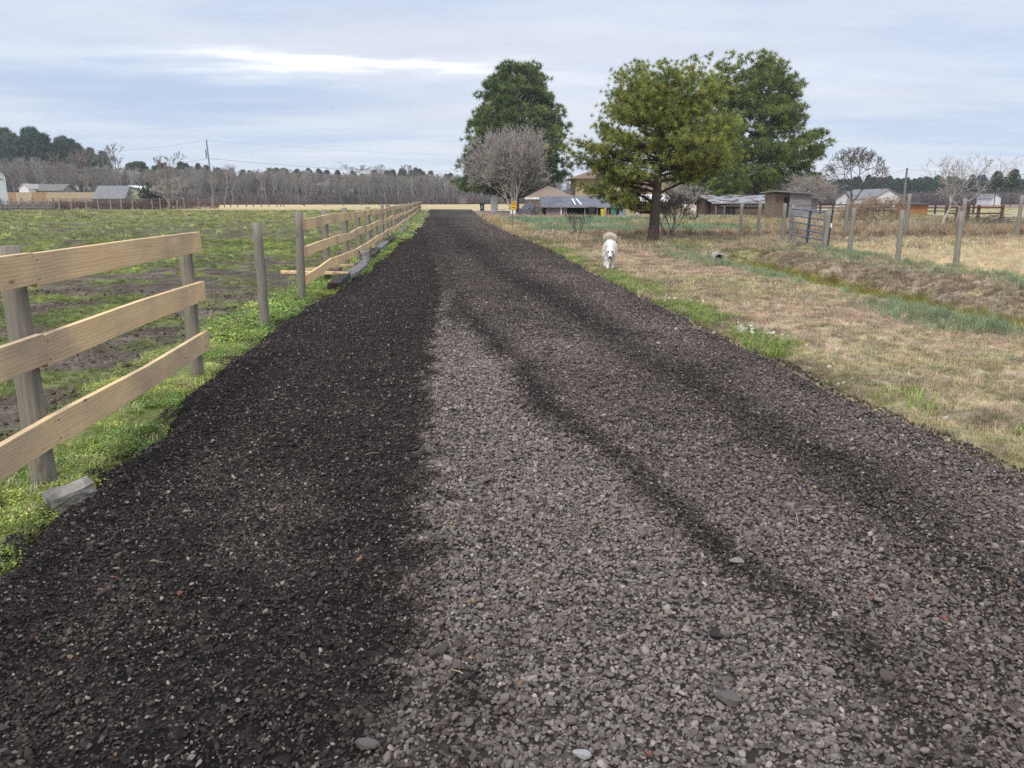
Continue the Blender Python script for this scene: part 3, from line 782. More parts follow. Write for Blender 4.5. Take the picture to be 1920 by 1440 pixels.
# straw bits and twigs on the gravel
x, y = pts_in(-3, 4, 1.8, 9, 1.6, lambda x, y: inroad(x, y, -.2) * 1.0)
def stick(seed):
    r = np.random.default_rng(seed); mb = MB(); mb.tube([(-.04, 0, 0), (-.01, r.normal(0, .004), .004), (.03, r.normal(0, .006), 0), (.05, r.normal(0, .01), -.002)], [.002, .0025, .002, .001], 5)
    me = bpy.data.meshes.new('stick'); me.from_pydata(mb.v, [], mb.f); me.materials.append(M['blade']); return me
put('twigs', 'dry straw bits and twigs lying on the gravel', x, y, [stick(i) for i in range(5)], .8, np.tile(np.array([.34, .25, .17]), (len(x), 1)), .4, .026, .2, rz)
# ------------------------------------------------------------------ fences by the track
def round_post(name, x, y, h, r, parent, mat, lean=(0, 0), z0=-.15, n=12):
    mb = MB(); k = 6; pts = []; rad = []
    for i in range(k + 1):
        t = i / k; pts.append((x + lean[0] * t + random.gauss(0, .003), y + lean[1] * t, z0 + (h - z0) * t)); rad.append(r * (1.06 - .12 * t) * random.uniform(.98, 1.02))
    mb.tube(pts, rad, n)
    return mb.build(name, mat, parent, smooth=True)
def wavy_board(name, pts, th, hh, parent, mat, off=0):
    """board through pts (x, y, ztop)"""
    V = []; Fc = []
    for i, p in enumerate(pts):
        a = Vector(pts[max(i - 1, 0)]); b = Vector(pts[min(i + 1, len(pts) - 1)]); d = (b - a); d.z = 0; d.normalize(); nr = Vector((d.y, -d.x, 0))
        for (s, dz) in ((0, -hh), (th, -hh), (th, 0), (0, 0)):
            q = Vector(p) + nr * (s + off); V.append((q.x, q.y, p[2] + dz))
    n_ = len(pts)
    for i in range(n_ - 1):
        for k in range(4):
            k2 = (k + 1) % 4; Fc.append((i * 4 + k, (i + 1) * 4 + k, (i + 1) * 4 + k2, i * 4 + k2))
    Fc.append((0, 1, 2, 3)); m = (n_ - 1) * 4; Fc.append((m + 3, m + 2, m + 1, m))
    mb = MB(); mb.v = V; mb.f = [list(f) for f in Fc]; mb.m = [0] * (len(Fc) - 2) + [1, 1]
    return mb.build(name, [mat, M['board_end']], parent, bevel=.003)

tops = [1.32, .875, .42]
nf = thing('board_fence', 'short pale board fence panel nearest the camera at the left edge', 'fence', (0, 0, 0))
p0 = (float(fx(1.55)), 1.55); p1 = (float(fx(4.33)), 4.33); p2 = (float(fx(7.24)), 7.24)
round_post('post', p0[0], p0[1], 1.38, .066, nf, M['post'])
round_post('post', p1[0], p1[1], 1.36, .066, nf, M['post'], (-.03, .02))
round_post('post', p2[0], p2[1], 1.28, .060, nf, M['post'], (-.01, 0))
zl = [[1.325, 1.325], [.88, .885], [.39, .42]]
for k, tz in enumerate(tops):
    wavy_board('rail', [(p0[0], p0[1] - .1, zl[k][0]), ((p0[0] + p1[0]) / 2, (p0[1] + p1[1]) / 2, (zl[k][0] + zl[k][1]) / 2 + .0), (p1[0], p1[1], zl[k][1])], .042, .17, nf, M['board'], .066)
    e = p2[1] + .12
    wavy_board('rail', [(p1[0], p1[1] + .004, tz), ((p1[0] + p2[0]) / 2, (p1[1] + p2[1]) / 2, tz + (.004, .012, -.02)[k]), (float(fx(e)), e, tz)], .04, .178, nf, M['board'], .066)
for (px_, py_) in (p1, p2):
    for tz in tops:
        for dy_ in ((-.035, .04) if px_ == p1[0] else (0,)):
            for dz_ in (.035, .14):
                c_ = Vector((px_ + .066 + .0405, py_ + dy_, tz - dz_)); mb = MB(); mb.tube([c_, c_ + Vector((.004, 0, 0))], .0045, 8); mb.build('nail', M['wire'], nf)
wf = thing('wire_fence', 'grey post with sagging wires between the two board fences', 'fence')
round_post('post', float(fx(10.37)), 10.37, 1.33, .062, wf, M['post'], (-.02, 0))
p4 = (float(fx(13.1)), 13.1)
for z_ in (1.25, .86, .55, .30):
    mb = MB()
    a = Vector((p2[0] - .05, p2[1], z_)); b = Vector((float(fx(10.37)) - .07, 10.37, z_ - .01)); c = Vector((p4[0] - .07, p4[1], z_))
    pts = [a.lerp(b, t) - Vector((0, 0, .05 * math.sin(PI * t))) for t in (0, .25, .5, .75, 1)] + [b.lerp(c, t) - Vector((0, 0, .05 * math.sin(PI * t))) for t in (.25, .5, .75, 1)]
    mb.tube(pts, .0032, 5); mb.build('wire', M['wire'], wf)
ff = thing('board_fence', 'long fence of three pale boards running along the track into the distance', 'fence')
ys = [13.1 + 2.95 * i for i in range(41)]
for i, y_ in enumerate(ys):
    round_post('post', float(fx(y_)), y_, 1.35 + random.uniform(-.04, .08) if i else 1.42, .068 if i < 12 else .06, ff, M['post'] if i < 10 else M['post_far'], (random.gauss(0, .03), random.gauss(0, .02)), n=10 if i < 10 else 6)
for k, tz in enumerate(tops):
    zz = [tz + random.gauss(0, .03) for _ in ys]; zz[0] = tz - .02
    for i in range(0, len(ys) - 2, 2):
        seg = []
        for j in range(i, i + 3):
            o_ = .12 if (i == 0 and j == 0) else (.003 if j == i else 0)
            yy = ys[j] - (0.02 if i == 0 and j == 0 else 0) + (.004 if j == i else 0)
            seg.append((float(fx(yy)), yy, zz[j]))
            if j < i + 2:
                ym = (ys[j] + ys[j + 1]) / 2; seg.append((float(fx(ym)), ym, (zz[j] + zz[j + 1]) / 2 + random.gauss(0, .012)))
        wavy_board('rail', seg, .04, .165 + random.uniform(-.01, .01), ff, M['board'], .06)

# timbers laid along the fence foot
def timber(label, x0, y0, x1, y1, w, h, mat, zb=0.0, dark=False, tilt=0):
    a = Vector((x0, y0, zb + h / 2)); b = Vector((x1, y1, zb + h / 2 + tilt)); n_ = 7; mb = MB()
    d = (b - a).normalized(); sx = Vector((d.y, -d.x, 0)); V = []
    for i in range(n_):
        p = a.lerp(b, i / (n_ - 1)); j = lambda: random.gauss(0, .007)
        for (s, u) in ((-1, -1), (1, -1), (1, 1), (-1, 1)):
            V.append(p + sx * (s * w / 2 + j()) + Vector((0, 0, u * h / 2 + j())))
    Fc = []
    for i in range(n_ - 1):
        for k in range(4): Fc.append([i * 4 + k, i * 4 + (k + 1) % 4, (i + 1) * 4 + (k + 1) % 4, (i + 1) * 4 + k])
    Fc.append([3, 2, 1, 0]); m = (n_ - 1) * 4; Fc.append([m, m + 1, m + 2, m + 3])
    mb.v = [tuple(v) for v in V]; mb.f = Fc; mb.m = [0] * (len(Fc) - 2) + [1, 1]
    o = mb.build('landscape_timber', [mat, M['tie_end'] if dark else mat], None, bevel=.012)
    tag(o, label, 'timber', 'timbers laid along the foot of the fence'); return o
timber('black square timber lying by the first post of the long board fence', -3.16, 14.15, -3.36, 16.2, .21, .21, M['tie'], -.04, True)
timber('grey flat timber end to end with the black timber', -3.36, 16.4, -3.56, 19.3, .24, .13, M['tie_grey'], .0)
timber('grey timber with a broken stump lying on it', -3.66, 19.5, -3.86, 21.4, .24, .12, M['tie_grey'], .0)
timber('dark timber just past the stump', -3.86, 22.0, -4.2, 25.0, .24, .15, M['tie'], .0)
timber('grey timber after the dark timber past the stump', -4.2, 25.4, -4.6, 29.5, .24, .16, M['tie_grey'], .0)
timber('weathered timber beyond the middle of the fence foot', -4.62, 30.0, -5.1, 36, .26, .16, M['tie'], .0)
timber('farthest grey timber along the fence foot', -5.15, 37, -6.2, 48, .28, .18, M['tie_grey'], .0)
mb = MB(); mb.tube([(0, 0, -.05), (.02, .05, .12), (.0, .02, .24)], [.17, .14, .10], 9); mb.tube([(0.02, .03, .16), (-.16, .1, .27)], [.07, .04], 7)
o = mb.build('log_stump', [M['tie_grey']], None, bevel=.01); o.location = (-3.78, 20.6, .08)
tag(o, 'broken grey stump leaning on the timbers at the fence foot', 'stump')
# sawn offcuts behind the fence
for i, (x_, y_, L_, a_, w_, lab, mt) in enumerate([(-3.9, 15.9, 1.3, .12, .12, 'long pale plank lying behind the second fence post', 'board'), (-3.75, 16.6, 1.0, .5, .11, 'short pale plank crossing the longer plank behind the fence', 'board'), (-4.1, 17.4, 1.2, -.25, .14, 'grey dark beam under the planks behind the fence', 'tie_grey')]):
    mb = MB(); mb.box((0, 0, 0), (L_, w_, .05 if i < 2 else .13)); o = mb.build('plank', M[mt], None, bevel=.004)
    o.location = (x_, y_, [.20, .25, .08][i]); o.rotation_euler = ([.05, -.03, 0][i], [.03, -.06, .02][i], a_); tag(o, lab, 'plank', 'offcuts behind the fence')
mb = MB(); mb.box((0, 0, .09), (.34, .22, .22)); o = mb.build('wood_block', M['tie_grey'], None, bevel=.01); o.location = (-3.75, 16.9, .02); o.rotation_euler = (0, 0, .3)
tag(o, 'pale wood block resting behind the bottom rail near the planks', 'block')
# broken concrete
r_ = np.random.default_rng(5); bm = bmesh.new(); bmesh.ops.create_cube(bm, size=1); bmesh.ops.subdivide_edges(bm, edges=bm.edges[:], cuts=5, use_grid_fill=True)
for v in bm.verts:
    v.co = Vector((v.co.x * .12, v.co.y * .235, v.co.z * .13)); v.co += Vector(r_.normal(0, .0045, 3)); v.co.x += .05 * v.co.y - (.03 if v.co.y > .1 and v.co.z > 0 else 0); v.co.z -= .05 * max(0, v.co.y + .02)
me = bpy.data.meshes.new('concrete_chunk'); bm.to_mesh(me); bm.free(); o = new_obj('concrete_chunk', me, None, M['stone']); b = o.modifiers.new('b', 'BEVEL'); b.width = .008
gxp, gyp = G(137, 945); o.location = (gxp, gyp, .035); o.rotation_euler = (.2, .12, -.75)
tag(o, 'broken grey concrete chunk at the gravel edge by the near post', 'concrete chunk')
mb = MB(); mb.box((0, 0, 0), (.30, .05, .02)); o = mb.build('plank', M['board'], None); gxp, gyp = G(4, 955); o.location = (gxp - .05, gyp, .05); o.rotation_euler = (0, .1, -.9); tag(o, 'splinter of fresh board lying in the weeds at the left edge', 'plank')
# fist sized stones that stand out on the gravel
for (u, v, s, lab) in ((338, 1116, .022, 'reddish stone alone in the dark gravel at left'), (1372, 1312, .052, 'large flat grey stone in the pale gravel at the lower right'), (1090, 1418, .028, 'white angular stone at the bottom middle'), (1340, 1190, .034, 'dark flat stone lying on the pale gravel right of the middle'), (685, 1400, .040, 'rough round grey stone on the dark gravel at bottom'), (1382, 1068, .034, 'pale block shaped stone beside the dark wheel rut')):
    me = ROCKS[int(u) % 12].copy(); me.name = 'rock'; me.materials.clear(); o = new_obj('rock', me, None, pmat('rock_%d' % u, {338: (.25, .10, .07), 1372: (.2, .175, .155), 1090: (.6, .6, .56), 1340: (.05, .045, .042), 685: (.2, .18, .16), 1382: (.36, .32, .28)}[u], None, scale=60, bump=.8, bdist=.01, coords='Object'))
    a, b = G(u, v, .06); o.location = (a, b, float(rz(a, b)) + s * .5); o.scale = (s * 1.2, s, s * .8); o.rotation_euler = (.1, .1, u)
    tag(o, lab, 'stone', 'larger stones on the gravel')

# ------------------------------------------------------------------ bare trees
def grow(seed, H, spread=.5, trunk=.25, r0=.12, levels=5, kids=(3, 4), up=.25, shrink=.66, stems=1, jitter=.25, rmin=.006, wig=2, side=0):
    r = random.Random(seed); S = [[], []]      # trunk segs, twig segs
    def seg(p, d, L, rad, lv):
        q = p; dd = d.copy(); rr = rad
        for k in range(wig):
            dd = (dd + Vector((r.gauss(0, jitter * .5), r.gauss(0, jitter * .5), r.gauss(0, jitter * .3) + up * .25))).normalized()
            e = q + dd * (L / wig); r2 = max(rmin * .6, rr * (.86 if k < wig - 1 else .8))
            S[0 if lv <= 1 else 1].append((q, e, max(rr, rmin * .6), r2))
            if side and lv >= 1 and lv < levels and r.random() < side:
                sd = (dd + Vector((r.gauss(0, .9), r.gauss(0, .9), r.gauss(0, .5)))).normalized()
                seg(e, sd, L * .45, max(r2 * .4, rmin), max(lv + 2, levels - 1)) if lv + 2 <= levels else None
            q = e; rr = r2
        if lv >= levels: return
        n_ = r.randint(*kids)
        a0 = r.uniform(0, 6.28)
        for i in range(n_):
            a = a0 + 6.28 * i / n_ + r.gauss(0, .4); o = dd.orthogonal().normalized(); o.rotate(Matrix.Rotation(a, 3, dd))
            s_ = spread * r.uniform(.55, 1.25) * (.5 if i == 0 and lv < 2 else 1)
            nd = (dd + o * s_ + Vector((0, 0, up * .4))).normalized()
            seg(q, nd, L * shrink * r.uniform(.75, 1.15), max(rr * (.78 if i == 0 else .6), rmin), lv + 1)
    for s_ in range(stems):
        a = 6.28 * s_ / max(stems, 1) + r.random(); t = (.0 if stems == 1 else .28)
        seg(Vector((math.cos(a) * r0 * .8 * (stems > 1), math.sin(a) * r0 * .8 * (stems > 1), -.1)), Vector((math.cos(a) * t, math.sin(a) * t, 1)).normalized(), H * trunk, r0, 0)
    return S
def segs_mesh(segs, n=4):
    P = np.array([s[0][:] for s in segs]); Q = np.array([s[1][:] for s in segs]); ra = np.array([s[2] for s in segs]); rb = np.array([s[3] for s in segs])
    D = Q - P; D /= np.linalg.norm(D, axis=1, keepdims=True) + 1e-9
    A = np.where(np.abs(D[:, 2:3]) < .9, np.array([[0, 0, 1.]]), np.array([[1., 0, 0]])); U = np.cross(D, A); U /= np.linalg.norm(U, axis=1, keepdims=True); Vv = np.cross(D, U)
    V = []
    for (B, rr) in ((P, ra), (Q + D * (rb * .3)[:, None], rb)):
        for k in range(n):
            c, s = math.cos(6.28319 * k / n), math.sin(6.28319 * k / n); V.append(B + (U * c + Vv * s) * rr[:, None])
    V = np.stack(V, 1).reshape(-1, 3); m = len(segs); b = np.arange(m)[:, None] * 2 * n
    Fc = np.concatenate([np.concatenate([b + k, b + (k + 1) % n, b + n + (k + 1) % n, b + n + k], 1) for k in range(n)])
    return V, Fc
def seg_obj(name, segs, mat, parent=None, n=4, smooth=True):
    V, Fc = segs_mesh(segs, n); me = npmesh(name, V, Fc, smooth); return new_obj(name, me, parent, mat)
def fit(S, H, Wd=None, depth=None):
    pts = np.array([s[1][:] for k in S for s in k]); h = pts[:, 2].max()
    sz = H / h; w = np.percentile(np.abs(pts[:, 0]), 97); d = np.percentile(np.abs(pts[:, 1]), 97)
    sx = (Wd / w) if Wd else sz; sy = ((depth or Wd) / d) if (depth or Wd) else sz
    f = lambda v: Vector((v.x * sx, v.y * sy, v.z * sz))
    return [[(f(a), f(b), ra, rb) for a, b, ra, rb in k] for k in S]
def bare_tree(label, x, y, H, Wd, tm, bm_, S, group=None, name='bare_tree', cat='tree', z=0):
    t = thing(name, label, cat, (x, y, z), 0, group); S = fit(S, H, Wd)
    seg_obj('trunk', S[0], tm, t, 8); seg_obj('crown', S[1], bm_, t, 3); return t

Sx = grow(3, 10, .55, .13, .13, 6, (2, 4), .10, .86, stems=7, jitter=.30, rmin=.026, side=.35)
x_, z_ = W(962, 398, 95); bare_tree('large leafless grey tree in front of the left pine', x_, 95, 10.6, 4.4, M['twig'], M['twig'], Sx)
Sx = grow(21, 5.5, .86, .16, .17, 6, (3, 4), .12, .82, stems=1, jitter=.22, rmin=.017, side=.15)
x_, _ = W(1594, 405, 60); Sx = fit(Sx, 6.6, 3.0); Sx[1] = [s for s in Sx[1] if (s[1].x / 2.1) ** 2 + (s[1].y / 2.1) ** 2 + ((s[1].z - 3.3) / 2.15) ** 2 < 1 + random.uniform(-.08, .10)]
bare_tree('round pruned bare tree right of the farm sheds', x_, 60, 5.35, 2.05, M['twig_dark'], M['twig_dark'], Sx)
Sx = grow(15, 5, .85, .22, .11, 6, (2, 3), .12, .82, stems=1, jitter=.6, rmin=.012, side=.5)
x_, _ = W(1766, 420, 50); bare_tree('crooked bare fruit tree behind the paddock posts', x_, 50, 4.2, 1.9, M['twig'], M['twig'], Sx, 'bare fruit trees')
Sx = grow(19, 5, .85, .18, .10, 6, (2, 3), .20, .84, stems=1, jitter=.55, rmin=.012, side=.5)
x_, _ = W(1806, 418, 52); bare_tree('spreading bare fruit tree with long upright shoots at far right', x_, 53, 4.6, 2.6, M['twig'], M['twig'], Sx, 'bare fruit trees')
Sx = grow(27, 5, .8, .14, .08, 6, (2, 4), .1, .8, stems=3, jitter=.4, rmin=.02, side=.4)
x_, _ = W(1530, 400, 90); bare_tree('low bare grey tree behind the grey box shed', x_, 92, 4.8, 3.2, M['twig'], M['twig'], Sx)
Sx = grow(31, 2, .6, .3, .035, 4, (2, 4), .35, .7, stems=4, jitter=.5, rmin=.008, side=.4)
x_, y_ = G(1083, 443); bare_tree('scrubby bare sapling on the grass left of the dog', x_, y_, 1.15, .55, M['twig_dark'], M['twig_dark'], Sx, None, 'sapling', 'sapling')
Sx = grow(33, 2, .6, .3, .03, 5, (2, 4), .3, .7, stems=5, jitter=.5, rmin=.008, side=.4)
x_, _ = W(1262, 440, 35); bare_tree('tangled bare shrub right of the big pine trunk', x_, 35.5, 2.1, .9, M['twig_dark'], M['twig_dark'], Sx, None, 'bare_shrub', 'shrub')
Sx = grow(35, 4, .5, .3, .05, 5, (2, 3), .4, .7, stems=6, jitter=.4, rmin=.014, side=.4)
x_, _ = W(1290, 400, 78); bare_tree('tall bare bush under the pines left of the barn', x_, 79, 3.4, 1.8, M['twig'], M['twig'], Sx, None, 'bare_shrub', 'shrub')
x_, _ = W(1640, 410, 46); Sx = grow(37, 2, .8, .2, .03, 5, (3, 4), .1, .7, stems=7, jitter=.7, rmin=.010, side=.5)
bare_tree('pale bramble bush beyond the paddock between two posts', x_, 46, 2.0, 1.6, pmat('bramble', (.42, .31, .22), (.27, .18, .13), bump=0), pmat('bramble_twig', (.46, .34, .24), (.3, .2, .15), bump=0), Sx, None, 'bramble', 'bush')

# ------------------------------------------------------------------ pines
def pine(label, x, y, prof, nlimb, tuft_n, needle, tr, seed, cols, trunk_top, lean=(0, 0), low=1.5, K=34, puff=.34, zsub=.35, lowgap=0, dens=1.0):
    """prof: rows (height, left reach, right reach)"""
    r = np.random.default_rng(seed); prof = np.array(sorted(prof)); H = prof[-1, 0]
    def reach(h, az):
        l = np.interp(h, prof[:, 0], prof[:, 1]); rt = np.interp(h, prof[:, 0], prof[:, 2]); c = math.cos(az); side = (l + rt) / 2
        e = rt if c > 0 else l
        return math.sqrt((e * c) ** 2 + (side * math.sin(az)) ** 2)
    def axisp(h): t = h / H; return Vector((lean[0] * t, lean[1] * t, h))
    t_ = thing('pine_tree', label, 'tree', (x, y, 0))
    mb = MB(); hs = np.linspace(-.2, trunk_top, 14); mb.tube([axisp(h) + Vector((r.normal(0, .01) * H * .1, r.normal(0, .01) * H * .1, 0)) for h in hs], [tr * (1.25 if i == 0 else 1) * (1 - .85 * max(0, h) / trunk_top) + .02 for i, h in enumerate(hs)], 14)
    segs = []; tips = []
    for i in range(nlimb):
        f = (i + r.random()) / nlimb; h_end = low + (H * .985 - low) * f ** .9
        az = i * 2.399963 + r.normal(0, .25); R_ = reach(h_end, az) * r.uniform(.72, 1.02)
        if h_end < lowgap and math.cos(az) > -.45: continue
        rise = R_ * r.uniform(.15, .45) + (.1 * H if f > .8 else 0); h0 = max(low * .55, min(h_end - rise, trunk_top * .97))
        a = axisp(h0); e = axisp(h_end) * 1.0; e = Vector((e.x + R_ * math.cos(az), e.y + R_ * math.sin(az), h_end))
        m1 = a.lerp(e, .5) + Vector((r.normal(0, .04), r.normal(0, .04), -.06 * R_ + r.normal(0, .05) * R_ * .4))
        rl_ = tr * .30 * (1 - .75 * f) + .012
        pts = [a, a.lerp(m1, .55), m1, m1.lerp(e, .55) + Vector((0, 0, -.02 * R_)), e]
        for k in range(4): segs.append((pts[k], pts[k + 1], rl_ * (1 - k * .22), rl_ * (1 - (k + 1) * .22)))
        nb = int(max(4, R_ / zsub * 2.2) * dens)
        for j in range(nb):
            tt = .30 + .70 * (j + r.random()) / nb; q = pts[0].lerp(pts[2], tt * 2) if tt < .5 else pts[2].lerp(pts[4], tt * 2 - 1)
            sd = 1 if j % 2 else -1; an = az + sd * r.uniform(.35, 1.2); L_ = R_ * .36 * r.uniform(.4, 1.1) * (1.15 - .75 * abs(tt - .55)) + zsub * .4
            s2 = q + Vector((math.cos(an) * L_, math.sin(an) * L_, L_ * r.uniform(.0, .45)))
            segs.append((q, s2, rl_ * .35, rl_ * .15)); tips.append(s2)
            if L_ > zsub * 1.3: tips.append(q.lerp(s2, .55))
        tips.append(e)
    tips = np.array([t[:] for t in tips]); per = max(1, int(tuft_n / len(tips)))
    off = r.normal(0, 1, (len(tips) * per, 3)); off /= np.linalg.norm(off, axis=1, keepdims=True); off *= r.uniform(.3, 1, (len(off), 1)) ** .5 * np.array([1.25, 1.25, .62]) * puff * np.repeat(r.uniform(.7, 1.35, len(tips)), per)[:, None]
    Cc = np.repeat(tips, per, 0) + off
    # drop tufts that would stand outside the outline
    n_ = len(Cc); up = r.normal(0, .3, (n_, 3)) + np.array([0, 0, .55]) + off / puff * .8; up /= np.linalg.norm(up, axis=1, keepdims=True)
    tcol = np.array(cols)[r.integers(0, len(cols), n_)] * np.exp(r.normal(0, .16, (n_, 1)))
    clump = np.repeat(r.uniform(0, 1, len(tips)), per)
    tcol = tcol * ((.8 + .4 * clump)[:, None] * (1 + np.outer(np.repeat(r.uniform(-.5, 1, len(tips)), per), [.16, .06, -.05])))
    nd = r.normal(0, 1, (n_, K, 3)); nd /= np.linalg.norm(nd, axis=2, keepdims=True); nd = nd * .85 + up[:, None] * .62; nd /= np.linalg.norm(nd, axis=2, keepdims=True)
    Ln, wd = needle; Ls = Ln * r.uniform(.7, 1.15, (n_, K, 1)); sd = np.cross(nd, r.normal(0, 1, (n_, K, 3))); sd /= np.linalg.norm(sd, axis=2, keepdims=True)
    base = Cc[:, None] + nd * Ls * .12; tip = Cc[:, None] + nd * Ls
    V = np.stack([base - sd * wd / 2, base + sd * wd / 2, tip], 2).reshape(-1, 3); Fc = np.arange(len(V)).reshape(-1, 3)
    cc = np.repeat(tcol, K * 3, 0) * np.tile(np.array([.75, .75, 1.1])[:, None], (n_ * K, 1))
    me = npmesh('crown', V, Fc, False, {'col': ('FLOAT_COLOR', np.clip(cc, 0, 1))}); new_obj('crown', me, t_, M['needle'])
    V2, F2 = segs_mesh([(Vector(a), Vector(b), c, d) for a, b, c, d in segs], 6)
    tk = mb.build('trunk', M['bark'], t_, smooth=True); lb_ = new_obj('limbs', npmesh('limbs', V2, F2, True), t_, M['bark_dark'])
    print(label, n_, 'tufts'); return t_
def prof_px(rows, cx, Y, wy=1.0):
    out = []
    for v, a, b in rows:
        xa, z = W(a, v, Y); xb, _ = W(b, v, Y); xc, _ = W(cx, v, Y); out.append((z, max(xc - xa, .05) * wy, max(xb - xc, .05) * wy))
    return out
xb_, yb_ = G(1224, 455)
pine('green pine with a thick bare trunk standing nearest behind the dog', xb_, yb_, prof_px([(108, 1215, 1280), (118, 1180, 1315), (150, 1135, 1345), (190, 1122, 1352), (230, 1112, 1372), (262, 1098, 1385), (290, 1078, 1388), (312, 1082, 1385), (330, 1112, 1375), (345, 1108, 1350), (358, 1104, 1268), (378, 1125, 1248)], 1232, yb_, .97), 96, 8600, (.165, .0125), .20, 5,
     [(.32, .37, .10), (.36, .39, .105), (.225, .285, .08), (.44, .43, .12), (.15, .205, .065)], 6.2, (.25, 0), 1.35, 40, .235, .30, lowgap=2.95)
pine('tall dark pine left of the house behind the leafless tree', W(968, 390, 112)[0], 112, prof_px([(118, 965, 1000), (130, 940, 1015), (160, 915, 1018), (190, 902, 1040), (225, 888, 1058), (262, 885, 1058), (290, 880, 1062), (320, 872, 1068), (345, 870, 1050), (366, 890, 1030)], 972, 112, .95), 85, 5600, (.66, .085), .42, 9,
     [(.14, .20, .08), (.19, .25, .085), (.095, .145, .065), (.24, .28, .09)], 18.5, (0, 0), 3.0, 26, .78, 1.7, dens=.62)
pine('tall wide pine over the barn right of the nearest pine', W(1425, 390, 98)[0], 98, prof_px([(102, 1385, 1420), (118, 1350, 1448), (150, 1335, 1478), (185, 1330, 1498), (220, 1330, 1508), (250, 1325, 1518), (268, 1320, 1545), (295, 1318, 1538), (320, 1310, 1525), (345, 1300, 1520), (358, 1320, 1505)], 1425, 98, .95), 92, 6400, (.56, .07), .40, 13,
     [(.17, .235, .075), (.23, .285, .08), (.11, .165, .06), (.30, .33, .09)], 17.0, (-1.2, 0), 2.8, 26, .66, 1.45, dens=.62)
pine('low dark green pine between the two tall crowns over the yard', W(1310, 390, 86)[0], 86, prof_px([(250, 1290, 1330), (290, 1265, 1365), (325, 1250, 1385), (350, 1245, 1400), (366, 1260, 1385)], 1315, 86, .95), 40, 2000, (.45, .06), .22, 17, [(.17, .23, .07), (.23, .28, .08), (.11, .16, .06)], 7.5, (0, 0), 1.6, 24, .36, 1.1)

# ------------------------------------------------------------------ woods round the fields
def woods_tree(seed, pine_=False):
    if not pine_:
        S = fit(grow(seed, 12, .48, .30, .15, 4, (3, 4), .55, .62, jitter=.3, rmin=.028, side=.3), 12, 2.6)
        V, Fc = segs_mesh(S[0] + S[1], 3); me = npmesh('woods_tree', V, Fc, False); me.materials.append(M['twig_wood']); return me
    r = np.random.default_rng(seed); n_ = 330; h = r.uniform(.42, 1, n_) ** .8 * 14; rad = 2.5 * np.sqrt(np.clip((14.4 - h) / 6.5, .05, 1)) * r.uniform(.25, 1, n_); az = r.uniform(0, 6.28, n_)
    Cc = np.stack([rad * np.cos(az), rad * np.sin(az), h], 1); nd = r.normal(0, 1, (n_, 16, 3)) + [0, 0, .4]; nd /= np.linalg.norm(nd, axis=2, keepdims=True)
    sd = np.cross(nd, r.normal(0, 1, (n_, 16, 3))); sd /= np.linalg.norm(sd, axis=2, keepdims=True); c = Cc[:, None] + nd * 0
    V = np.stack([c - sd * .09, c + sd * .09, c + nd * .85], 2).reshape(-1, 3); F1 = np.arange(len(V)).reshape(-1, 3)
    V2, F2 = segs_mesh([(Vector((0, 0, 0)), Vector((0, 0, 13)), .2, .05)], 5)
    me = npmesh('woods_pine', np.vstack([V, V2]), [F1, F2 + len(V)], False, mids=[0] * len(F1) + [1] * len(F2)); me.materials.append(M['wpine']); me.materials.append(M['bark_dark']); return me
def brush(seed):
    r = random.Random(seed); segs = []
    for i in range(330):
        p = Vector((r.uniform(-4, 4), r.uniform(-1.5, 1.5), r.uniform(0, 3.0) * r.random())); q = p + Vector((r.gauss(0, .7), r.gauss(0, .4), r.uniform(.3, 1.7))); segs.append((p, q, .07, .03))
    V, Fc = segs_mesh(segs, 3); me = npmesh('brush', V, Fc, False); me.materials.append(M['twig_wood']); return me
WR = [brush(i) for i in range(4)]
WB = [woods_tree(i) for i in range(6)]; WP = [woods_tree(i, True) for i in range(4)]
def woods(name, label, pts, protos, sc, tint, tj=.2):
    n_ = len(pts); rot = np.stack([np.zeros(n_), np.zeros(n_), rng.uniform(0, 6.28, n_)], 1); s = sc * rng.uniform(.72, 1.12, n_) * (.86 + .34 * fbm(pts[:, 0], pts[:, 1] * .3, .06, 3, 201)); tint = np.array(tint) * (.75 + .5 * fbm(pts[:, 0], pts[:, 1], .05, 3, 203))[:, None]
    P = np.column_stack([pts, np.zeros(n_)]); t = np.array(tint) * np.exp(rng.normal(0, tj, (n_, 1))) * np.exp(rng.normal(0, .05, (n_, 3)))
    scatter(name, label, P, protos, rot, np.stack([s * rng.uniform(.85, 1.3, n_), s, s], 1), np.clip(t, 0, 1))
def band(u0, u1, Y0, Y1, n_, depth):
    u = rng.uniform(u0, u1, n_); t = (u - u0) / (u1 - u0); Y = Y0 + (Y1 - Y0) * t + rng.uniform(0, depth, n_)
    return np.column_stack([(u - 960) / F * Y / 1.026, Y]), t
P_, t_ = band(-160, 1010, 240, 330, 620, 38)
woods('bare_woods', 'leafless woods along the far left edge of the fields', P_, WB, np.interp(t_, [0, .2, .35, 1], [1.12, 1.12, .96, .92]), (.235, .215, .195))
P_, t_ = band(-160, 1010, 262, 345, 330, 18)
woods('reddish_woods', 'reddish leafless tops within the far left woods', P_, WB, np.interp(t_, [0, .2, .35, 1], [1.14, 1.14, .95, .93]), (.25, .21, .195))
P_, t_ = band(-200, 205, 282, 292, 190, 34)
woods('pine_woods', 'tall dark pines rising behind the left woods', P_, WP, np.interp(t_, [0, .45, .7, 1], [1.72, 1.75, 1.62, 1.10]), (.085, .125, .085))
P_, t_ = band(200, 900, 300, 372, 230, 40)
woods('pine_woods', 'dark pines behind the leafless woods left of the track', P_, WP, np.interp(t_, [0, .3, 1], [1.02, .88, .90]), (.085, .12, .08))
P_, t_ = band(880, 1560, 330, 330, 330, 40)
